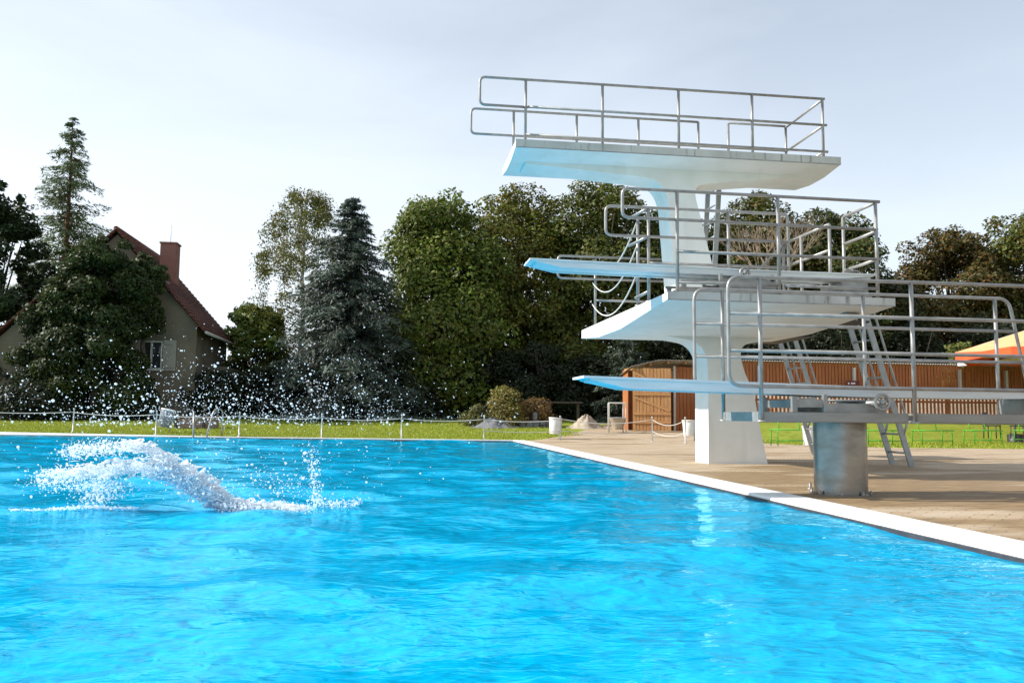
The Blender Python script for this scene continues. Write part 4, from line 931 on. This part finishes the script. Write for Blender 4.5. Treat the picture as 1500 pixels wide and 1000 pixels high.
def conifer(name, label, px, top, hw, Y, base, nb=300, spr=70, sz=.17, droop=.35, group='conifers', bark='bark', bare=0.0, power=.85, leafw=.22, width0=.05, sparse=False, base_px=None, tilt=0., side=.105, sag=.065, wh=16):
    x = at(px, 600, Y=Y).x; zg = g(Y); zt = at(px, top, Y=Y).z; a = hw*Y/F
    if base_px is not None: zg = g(Y)
    o = thing(name, label, 'tree', (x, Y, zg), group); H = zt-zg; side_ = side
    mb = MB(); trunk(mb, x, Y, zg-.15, zt-.2, .016*H+.04, .018, n=12, wob=.03)
    P = []; Nn = []; A = []; Cc = []; Sz = []
    for i in range(nb):
        t = bare+(1-bare)*min(.995, (i//wh*wh+wh*(.5+.22*rng.normal()))/nb); t = max(bare*.9, t)
        Lb = a*((1-t)**power+width0*(1-t*.5))*(rng.uniform(.62, 1.12) if sparse else rng.uniform(.55, 1.15))
        if sparse: Lb *= rng.uniform(.55, 1.15)*min(1, .55+1.5*(t-bare+.1))
        th = rng.uniform(0, 6.28); z = zg+H*t
        up = .28*(t-.55) if not sparse else .18*(t-.3)
        dirv = np.array([math.cos(th), math.sin(th), 0]); k = max(12, int(spr*(Lb/a)**.8+6))
        u = rng.random(k)**.7; side = rng.normal(size=k)*side_*Lb*(1-u*.6)+rng.normal(size=k)*.04
        sd = np.array([-dirv[1], dirv[0], 0])
        zz = z+Lb*(up*u-droop*u*u+.10*u**4)
        p = np.array([x, Y, 0])+dirv*(u*Lb)[:, None]+sd*side[:, None]; p[:, 2] += zz-np.abs(rng.normal(size=k))*(sag*Lb+.05)*(1-.35*u)
        P.append(p); al = dirv*.6+sd*np.sign(side)[:, None]*.5+np.array([0, 0, -.35])+rng.normal(size=(k, 3))*.3; A.append(al)
        Nn.append(np.array([0, 0, 1])+dirv*.5+rng.normal(size=(k, 3))*.55)
        tint = rng.uniform(.7, 1.3); Cc.append(colour(k, base, .3)*tint*(.8+.4*u[:, None])); Sz.append(sz*rng.uniform(.6, 1.3, k)*(.7+.3*Lb/a))
        if i % 2 == 0 or sparse:
            pts = [(x+dirv[0]*Lb*q, Y+dirv[1]*Lb*q, z+Lb*(up*q-droop*q*q+.10*q**4)) for q in (0, .33, .66, .95)]
            mb.tube(pts, 0, 5, radii=[.012+.01*Lb, .012+.006*Lb, .008+.003*Lb, .006])
    mb.build('trunk', M[bark], o)
    P = np.concatenate(P); P[:, 2] = np.maximum(P[:, 2], zg+.03)
    leaves('crown', P, np.concatenate(Nn), np.concatenate(Sz), np.concatenate(Cc), M['needle'], o, leafw, np.concatenate(A)); return o
def birch(name, label, px, top, hw, Y, base):
    x = at(px, 600, Y=Y).x; zg = g(Y); zt = at(px, top, Y=Y).z; a = hw*Y/F; H = zt-zg
    o = thing(name, label, 'tree', (x, Y, zg), 'trees behind the lawn'); mb = MB(); tp = trunk(mb, x, Y, zg-.1, zt-.5, .2, .02, n=10)
    P = []; 
    for i in range(230):
        t = rng.uniform(.15, 1); th = rng.uniform(0, 6.28); wd = a*(math.sin(math.pi*(t*.80+.17))**.6)*math.sqrt(rng.uniform(.12, 1)); 
        s = Vector((x, Y, zg+H*t*.95)); e = Vector((x+wd*math.cos(th), Y+wd*math.sin(th), zg+H*min(.985, t*.95+.03)))
        if i % 2 == 0: mb.tube([s, s.lerp(e, .5)+Vector((0, 0, .25)), e], 0, 5, radii=[.035, .02, .008])
        k = 130; ln = rng.uniform(.5, 1.9)*(.6+.5*(1-t)); u = rng.random(k)
        q = np.array(e)+np.stack([rng.normal(0, .17, k)+.12*u*math.cos(th), rng.normal(0, .17, k)+.12*u*math.sin(th), -u*ln+.15*np.sin(u*3)+rng.normal(0, .09, k)], -1); P.append(q)
    P = np.concatenate(P); P = P[P[:, 2] > zg+.2]; n = len(P)
    mb.build('trunk', M['birchbark'], o)
    leaves('crown', P, rng.normal(size=(n, 3)), .062*rng.uniform(.6, 1.3, n), colour(n, base, .4, (.22, .17, .03), .18), M['leaf'], o, .6); return o

G1, G2, G3, G4 = (.055, .085, .014), (.072, .095, .014), (.045, .062, .016), (.062, .060, .016)
broadleaf('broadleaf_tree', 'dark broadleaf tree cut by the left edge of the picture', -22, 268, 75, 40, (.030, .050, .014), 26000, cr=.2)
conifer('larch_tree', 'tall loose larch with a reddish trunk rising left of the house', 83, 170, 108, 46.5, (.095, .135, .055), nb=270, spr=190, sz=.15, droop=.28, bark='redbark', bare=.10, power=.72, leafw=.24, width0=.07, side=.19, sag=.12, wh=7)
broadleaf('ivy_covered_tree', 'dark leafy tree with light shoots covering the gable of the old house', 138, 342, 80, 35.6, (.040, .058, .013), 40000, lsize=.09, cr=.19, spikes=10, depth=.45, sharp=.45, group=None)
broadleaf('creeper', 'dark creeper hiding the left roof slope of the old house', 66, 428, 52, 36.3, (.028, .040, .011), 11000, 50, lsize=.085, cr=.24, skirt=1.2, group=None, cat='creeper', depth=.3, spikes=6)
broadleaf('creeper', 'leafy creeper hanging over the upper right slope of the gable', 206, 372, 34, 36.2, (.042, .060, .014), 7000, 40, lsize=.08, cr=.3, skirt=3.6, group=None, cat='creeper', depth=.35)
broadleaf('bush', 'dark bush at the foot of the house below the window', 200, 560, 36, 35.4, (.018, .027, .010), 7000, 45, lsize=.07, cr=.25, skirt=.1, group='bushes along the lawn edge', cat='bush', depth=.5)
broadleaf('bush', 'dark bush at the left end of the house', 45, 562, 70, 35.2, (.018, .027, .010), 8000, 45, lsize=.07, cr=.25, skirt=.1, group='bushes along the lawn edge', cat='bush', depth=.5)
broadleaf('light_shrub', 'tall light green shrub in the gap between house and birch', 366, 446, 56, 44, (.12, .16, .025), 18000, 60, group=None, cat='shrub', hue=(.22, .20, .03), hfrac=.1)
birch('birch_tree', 'thin olive birch with drooping twigs left of the blue spruce', 438, 268, 80, 45, (.13, .14, .035))
conifer('blue_spruce', 'dense blue grey spruce with a pointed top', 508, 288, 136, 39, (.062, .082, .062), nb=560, spr=150, sz=.17, droop=.30, width0=.10, power=.80)
broadleaf('maple_tree', 'round bright green maple right of the blue spruce', 650, 284, 122, 43, (.105, .14, .018), 46000, 130, hue=(.16, .15, .02), hfrac=.12)
broadleaf('maple_tree', 'yellow tipped maple with pointed shoots in the middle of the tree row', 756, 278, 108, 46, (.115, .125, .018), 36000, 120, hue=(.24, .16, .02), hfrac=.12, spikes=7)
broadleaf('maple_tree', 'dark olive maple below the upper platform', 872, 262, 116, 45, (.09, .11, .018), 38000, 130, spikes=6, hue=(.14, .11, .02), hfrac=.1)
broadleaf('maple_tree', 'dark maple directly behind the tower leg', 985, 290, 92, 46, G1, 30000)
broadleaf('maple_tree', 'brown tinged maple behind the railings of the lower platform', 1112, 286, 108, 46, (.085, .095, .018), 44000, hue=(.15, .09, .02), hfrac=.12, spikes=6)
broadleaf('maple_tree', 'dark green maple right of the railings, lower towards the right', 1224, 302, 100, 45, (.06, .08, .016), 44000, hue=(.13, .08, .02), hfrac=.12, spikes=5)
broadleaf('beech_tree', 'reddish brown beech right of the tower with a ragged top', 1398, 332, 100, 47, (.085, .075, .018), 46000, hue=(.16, .075, .02), hfrac=.16, spikes=8)
broadleaf('beech_tree', 'green beech at the right edge of the picture', 1516, 300, 104, 46, (.10, .115, .02), 34000, hue=(.17, .08, .02), hfrac=.12)
broadleaf('beech_tree', 'dark beech standing low behind the gap at the right of the tower', 1305, 405, 66, 44, (.040, .048, .014), 30000, hue=(.13, .07, .02), hfrac=.15)
conifer('low_conifer', 'low grey green conifer behind the springboard tip', 918, 488, 58, 37, (.050, .068, .045), nb=170, spr=70, sz=.12, droop=.25, width0=.25, power=.6)
broadleaf('dry_shrub', 'yellow green feathery shrub on the dark stone heap', 742, 566, 30, 33.0, (.19, .18, .04), 3600, 60, lsize=.05, cr=.30, skirt=.1, group=None, cat='shrub', spikes=7, hue=(.26, .18, .06), hfrac=.3)
broadleaf('dry_shrub', 'rusty brown low shrub right of the feathery shrub', 783, 582, 34, 33.4, (.17, .10, .035), 3600, 60, lsize=.05, cr=.3, skirt=.05, group=None, cat='shrub', hue=(.22, .14, .05), hfrac=.3)
broadleaf('dry_shrub', 'small olive shrub left of the feathery shrub', 698, 592, 26, 33.0, (.11, .11, .03), 2200, 40, lsize=.045, cr=.3, skirt=.05, group=None, cat='shrub')
broadleaf('fence_shrub', 'small yellow green shrub peeping over the board fence', 1408, 498, 38, 33.6, (.15, .17, .035), 5000, 50, lsize=.07, group=None, cat='shrub')
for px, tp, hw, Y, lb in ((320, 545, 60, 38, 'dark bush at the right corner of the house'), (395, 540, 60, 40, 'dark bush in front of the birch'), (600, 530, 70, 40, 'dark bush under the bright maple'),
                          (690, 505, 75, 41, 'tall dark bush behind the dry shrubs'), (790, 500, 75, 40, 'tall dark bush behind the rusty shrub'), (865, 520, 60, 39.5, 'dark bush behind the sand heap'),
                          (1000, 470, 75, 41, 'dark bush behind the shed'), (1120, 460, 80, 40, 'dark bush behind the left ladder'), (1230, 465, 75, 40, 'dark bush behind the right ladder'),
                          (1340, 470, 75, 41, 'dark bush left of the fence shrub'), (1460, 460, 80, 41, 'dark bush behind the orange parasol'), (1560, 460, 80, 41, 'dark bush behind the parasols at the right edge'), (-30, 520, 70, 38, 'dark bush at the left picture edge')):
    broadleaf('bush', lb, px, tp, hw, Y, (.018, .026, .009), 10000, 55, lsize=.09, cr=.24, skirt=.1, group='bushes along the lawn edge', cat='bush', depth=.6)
def bare_shrub():
    Y = 41.5; x = at(1135, 470, Y=Y).x; zt = at(1135, 312, Y=Y).z; zb = at(1135, 420, Y=Y).z
    o = thing('bare_tree', 'pale leafless tree seen through the railings of the lower platform', 'tree', (x, Y, g(Y)))
    mb = MB(); mb.tube([(x, Y, g(Y)-.1), (x+.1, Y, zb*.6), (x, Y, zb)], 0, 8, radii=[.16, .12, .10]); mb.build('trunk', M['twig'], o)
    mb = MB()
    def grow(p, d, ln, r, dep):
        e = p+d*ln; mid = p.lerp(e, .5)+Vector([random.uniform(-.06, .06)*ln for _ in range(3)])
        mb.tube([p, mid, e], 0, 5, radii=[r, r*.85, r*.65])
        if dep:
            for _ in range(3 if dep > 1 else 2):
                nd = (d+Vector((random.uniform(-.6, .6), random.uniform(-.6, .6), random.uniform(-.15, .4)))).normalized(); grow(e, nd, ln*random.uniform(.6, .85), r*.6, dep-1)
    for k in range(8):
        a = k*.785; grow(Vector((x, Y, zb-.3)), Vector((math.cos(a)*.75, math.sin(a)*.5, 1)).normalized(), (zt-zb)*random.uniform(.28, .38), .05, 4)
    mb.build('branches', M['twig'], o)
bare_shrub()

# ------------------------------------------------------------------ the dive: swimmer under water, splash, drops in the air
ICO = None
def drops(name, P, R, m, stretch=None):
    bm = bmesh.new(); bmesh.ops.create_icosphere(bm, subdivisions=1, radius=1); bm.verts.ensure_lookup_table()
    v = np.array([q.co[:] for q in bm.verts]); f = np.array([[q.index for q in fc.verts] for fc in bm.faces]); bm.free()
    n = len(P); sc = R[:, None, None]*np.ones((n, 1, 3))
    if stretch is not None: sc = sc*stretch[:, None, :]
    V = P[:, None, :]+v[None]*sc; Fc = f[None]+(np.arange(n)*len(v))[:, None, None]
    return quads(name, V.reshape(-1, 3), Fc.reshape(-1, 3), m, smooth=True)
fm = bpy.data.materials.new('white water'); Nn_, L_ = nodes(fm); b = Nn_['Principled BSDF']; b.inputs['Base Color'].default_value = (.985, .99, .99, 1); b.inputs['Roughness'].default_value = .3
tl = Nn_.new('ShaderNodeBsdfTranslucent'); tl.inputs['Color'].default_value = (.985, .99, 1, 1); mxs = Nn_.new('ShaderNodeMixShader'); mxs.inputs[0].default_value = .62
L_.new(b.outputs[0], mxs.inputs[1]); L_.new(tl.outputs[0], mxs.inputs[2]); tw = Nn_.new('ShaderNodeBsdfTransparent'); mw = Nn_.new('ShaderNodeMixShader'); mw.inputs[0].default_value = .22
L_.new(mxs.outputs[0], mw.inputs[1]); L_.new(tw.outputs[0], mw.inputs[2]); L_.new(mw.outputs[0], Nn_['Material Output'].inputs['Surface'])
cl = bpy.data.materials.new('clear water sheet'); N2, L2 = nodes(cl); b2 = N2['Principled BSDF']; b2.inputs['Base Color'].default_value = (.94, .97, 1, 1); b2.inputs['Specular IOR Level'].default_value = .25; b2.inputs['Roughness'].default_value = .08
tr2 = N2.new('ShaderNodeBsdfTransparent'); tr2.inputs['Color'].default_value = (.86, .95, 1, 1); mx2 = N2.new('ShaderNodeMixShader'); mx2.inputs[0].default_value = .62
L2.new(b2.outputs[0], mx2.inputs[1]); L2.new(tr2.outputs[0], mx2.inputs[2]); L2.new(mx2.outputs[0], N2['Material Output'].inputs['Surface'])
YS = 7.15
def along(pts, n, spread_y, jit, dens=None):
    """points scattered along a photo polyline (x, y, thickness in px) lifted onto depth YS"""
    p = np.array(pts, float); seg = np.hypot(np.diff(p[:, 0]), np.diff(p[:, 1])); cum = np.concatenate([[0], np.cumsum(seg)])
    u = rng.random(n)*cum[-1]; X_ = np.interp(u, cum, p[:, 0]); Y_ = np.interp(u, cum, p[:, 1]); th = np.interp(u, cum, p[:, 2])
    X_ = X_+rng.normal(size=n)*th*.4*jit; Y_ = Y_+rng.normal(size=n)*th*.27
    dY = rng.normal(size=n)*spread_y
    out = np.array([list(at(a, b, Y=YS+d)) for a, b, d in zip(X_, Y_, dY)]); out[:, 2] = np.maximum(out[:, 2], WZ+.0)
    return out
crest = [(70, 692, 15), (130, 690, 15), (200, 684, 10), (240, 692, 10), (290, 716, 12), (335, 742, 14)]
ridge = [(186, 650, 6), (215, 656, 7), (260, 681, 8), (300, 702, 9), (340, 738, 10)]
left = [(62, 705, 26), (110, 700, 34), (165, 712, 30), (130, 735, 22)]
top = [(105, 662, 22), (150, 655, 24), (190, 655, 18)]
right = [(325, 738, 14), (350, 742, 17), (390, 744, 16), (430, 747, 12), (450, 750, 8)]
base = [(335, 748, 8), (380, 752, 10), (420, 752, 8), (500, 751, 5)]
base2 = [(14, 746, 3), (60, 747, 4), (120, 742, 6), (200, 744, 3)]
column = [(455, 650, 16), (460, 695, 12), (466, 748, 7)]
skirt = [(465, 735, 20), (505, 742, 14), (525, 735, 10)]
A = [along(crest, 2900, .10, 1.2), along(ridge, 1500, .08, 1.5), along(left, 2300, .2, 1.6), along(top, 1500, .2, 1.8), along(right, 3300, .16, 1.4), along(base, 3600, .12, 1.5),
     along(base2, 1300, .12, 1), along(column, 420, .16, 1.3), along(skirt, 500, .2, 1.2), along([(225, 688, 22), (260, 704, 24), (300, 728, 22), (335, 746, 14)], 1000, .12, 1.4), along([(200, 668, 34), (260, 690, 34), (320, 722, 30)], 900, .22, 1.3), along([(380, 700, 60), (440, 720, 50)], 350, .3, 1.4)]
def ligaments(pts, n, bend):
    """thin strings of water torn off the crest: chains of touching drops that taper"""
    p = np.array(pts, float); seg = np.hypot(np.diff(p[:, 0]), np.diff(p[:, 1])); cum = np.concatenate([[0], np.cumsum(seg)]); out = []; rr = []
    for _ in range(n):
        u = rng.random()*cum[-1]; x, y, th = (np.interp(u, cum, p[:, k]) for k in range(3)); x2, y2 = (np.interp(min(cum[-1], u+6), cum, p[:, k]) for k in range(2))
        d = np.array([x-x2, y-y2]); d = d/max(1e-6, np.hypot(*d)); d = d+rng.normal(0, .35, 2)+np.array([0, bend]); d = d/np.hypot(*d)
        x += rng.normal()*th*.5; y += rng.normal()*th*.35; ln = rng.uniform(5, 20); Yd = YS+rng.normal()*.12; r0 = math.exp(rng.normal(math.log(.0030), .4)); k = int(ln/.85)
        for j in range(k):
            t = j/k; out.append(list(at(x+d[0]*ln*t, y+d[1]*ln*t+6*t*t*(ln/30), Y=Yd))); rr.append(r0*(1-.75*abs(2*t-.8)**1.3)*rng.uniform(.8, 1.2))
    o = np.array(out); o[:, 2] = np.maximum(o[:, 2], WZ); return o, np.maximum(.001, np.array(rr))
LG = [ligaments(crest, 190, -.25), ligaments(ridge, 120, -.35), ligaments(right, 150, -.6), ligaments(top, 40, -.2), ligaments(skirt, 24, -.8)]
P = np.concatenate(A); n = len(P); R = np.exp(rng.normal(math.log(.0028), .6, n)); R = np.minimum(R, .012)
P = np.concatenate([P]+[q[0] for q in LG]); R = np.concatenate([R]+[q[1] for q in LG]); n = len(P)
st = rng.uniform(.75, 1.4, (n, 3))
# torn sheets of water as small ragged patches following the arch
stuff(drops('water_splash', P, R, fm, st))
def sheet(pts, w0, seed, hole):
    r = np.random.default_rng(seed); p = np.array(pts, float); nu, nv = 150, 22
    t = np.linspace(0, 1, nu)*(len(p)-1); X_ = np.interp(t, range(len(p)), p[:, 0]); Y_ = np.interp(t, range(len(p)), p[:, 1]); T_ = np.interp(t, range(len(p)), p[:, 2])
    V = []
    for i in range(nu):
        for j in range(nv):
            s = j/(nv-1)-.5
            q = at(X_[i]+6*math.sin(i*.31+j*.7), Y_[i]+s*T_[i]*1.5+3*math.sin(i*.23+j*.9+seed), Y=YS+s*w0+.05*math.sin(i*.17+seed))
            V.append((q.x, q.y, max(q.z, WZ+.002)+.006*math.sin(i*.9+j*1.7)))
    Fc = [(i*nv+j, i*nv+j+1, (i+1)*nv+j+1, (i+1)*nv+j) for i in range(nu-1) for j in range(nv-1)
          if (math.sin(i*.37+seed)*math.sin(j*.8+i*.11)+.6*math.sin(i*.83+j*1.3+seed)+r.normal()*.35) > hole]
    o = quads('water_sheet', V, Fc, cl if hole < -.9 else fm, smooth=True); md = o.modifiers.new('thickness', 'SOLIDIFY'); md.thickness = .006; return stuff(o)
sheet([(225, 690, 10), (255, 698, 16), (290, 718, 20), (320, 738, 18), (350, 750, 12)], .2, 1, -.95)
sheet([(110, 691, 10), (165, 686, 16), (210, 684, 16), (245, 692, 16), (285, 712, 18), (325, 740, 18)], .14, 3, -.22)
sheet([(184, 651, 8), (215, 656, 13), (255, 679, 15), (300, 703, 17), (338, 738, 16)], .16, 5, -.12)
sheet([(330, 742, 16), (370, 747, 18), (410, 748, 14), (445, 751, 8)], .25, 7, -.4)
def air():
    n = 4300
    u = rng.random(n)
    X_ = np.where(u < .72, rng.normal(330, 170, n), rng.uniform(-20, 780, n)); Y_ = 622-np.abs(rng.normal(0, 1, n))**1.15*50; cx_ = rng.choice(np.array([150, 240, 300, 350, 420, 470, 540]), n); X_ = np.where(rng.random(n) < .35, cx_+rng.normal(0, 26, n), X_)
    Y_ = np.where(rng.random(n) < .22, rng.uniform(600, 740, n), Y_); ok = (Y_ > 430) & (X_ > -30) & (X_ < 800) & (rng.random(n) < np.clip(1.25-(np.abs(X_-300)/480)**2, .12, 1)); X_, Y_ = X_[ok], Y_[ok]; n = len(X_)
    D = rng.uniform(5.8, 8.6, n)
    P = np.array([list(at(a, b, Y=d)) for a, b, d in zip(X_, Y_, D)]); P[:, 2] = np.maximum(P[:, 2], .0)
    R = np.exp(rng.normal(math.log(.0025), .62, n)); R = np.minimum(R, .0105)*np.clip(1-(560-Y_)/260, .55, 1)
    stuff(drops('water_drops', P, R, fm, rng.uniform(.8, 1.25, (n, 3))))
air()

def swimmer():
    zd = -.42
    a = at(392, 792, Z=zd); b = at(268, 856, Z=zd)                  # feet, head
    ax = (b-a).normalized(); sd = Vector((-ax.y, ax.x, 0)); up = Vector((0, 0, 1)); L_ = 1.72; feet = b-ax*L_
    def q(t, s, u): return feet+ax*(t*L_)+sd*s+up*u
    J = {'pel': (.52, 0, 0, .125), 'belly': (.60, 0, .01, .115), 'chest': (.72, 0, .0, .135), 'neck': (.83, 0, .01, .06), 'skull': (.90, 0, -.02, .085), 'crown': (.97, 0, -.05, .075)}
    Ed = [('pel', 'belly'), ('belly', 'chest'), ('chest', 'neck'), ('neck', 'skull'), ('skull', 'crown')]
    for n_, s in (('l', 1), ('r', -1)):
        J.update({'hip'+n_: (.48, .09*s, 0, .09), 'knee'+n_: (.27, .10*s+.02, -.03, .058), 'ankle'+n_: (.06, .09*s, .03, .038), 'toe'+n_: (-.03, .09*s, .01, .028),
                  'sh'+n_: (.80, .17*s, 0, .058), 'elb'+n_: (.95, .20*s, -.06, .042), 'wr'+n_: (1.07, .10*s, -.10, .03), 'palm'+n_: (1.12, .08*s, -.11, .03)})
        Ed += [('pel', 'hip'+n_), ('hip'+n_, 'knee'+n_), ('knee'+n_, 'ankle'+n_), ('ankle'+n_, 'toe'+n_), ('chest', 'sh'+n_), ('sh'+n_, 'elb'+n_), ('elb'+n_, 'wr'+n_), ('wr'+n_, 'palm'+n_)]
        for k in range(5):
            J['f%d%s' % (k, n_)] = (1.135+(.055, .065, .06, .05, .01)[k], .08*s+(-.028, -.01, .01, .028, -.05)[k]*s, -.115-(.0, .008, .004, .0, .0)[k], .0095); Ed.append(('palm'+n_, 'f%d%s' % (k, n_)))
    ks = list(J); me = bpy.data.meshes.new('person'); me.from_pydata([q(*J[k][:3]) for k in ks], [(ks.index(x), ks.index(y)) for x, y in Ed], [])
    o = bpy.data.objects.new('person', me); C.objects.link(o); me.materials.append(M['skin'])
    sk = o.modifiers.new('skin', 'SKIN'); sk.use_smooth_shade = True
    for i, k in enumerate(ks): r = J[k][3]; me.skin_vertices[0].data[i].radius = (r, r)
    me.skin_vertices[0].data[0].use_root = True
    o.modifiers.new('subdivision', 'SUBSURF').render_levels = 2
    tag(o, 'swimmer gliding under the water in front of the splash, arms stretched forward', 'person')
    mb = MB(); mb.tube([q(.45, 0, 0), q(.50, 0, 0), q(.57, 0, .005)], 0, 16, radii=[.17, .155, .13]); mb.build('swim_trunks', M['darkcloth'], o)
swimmer()
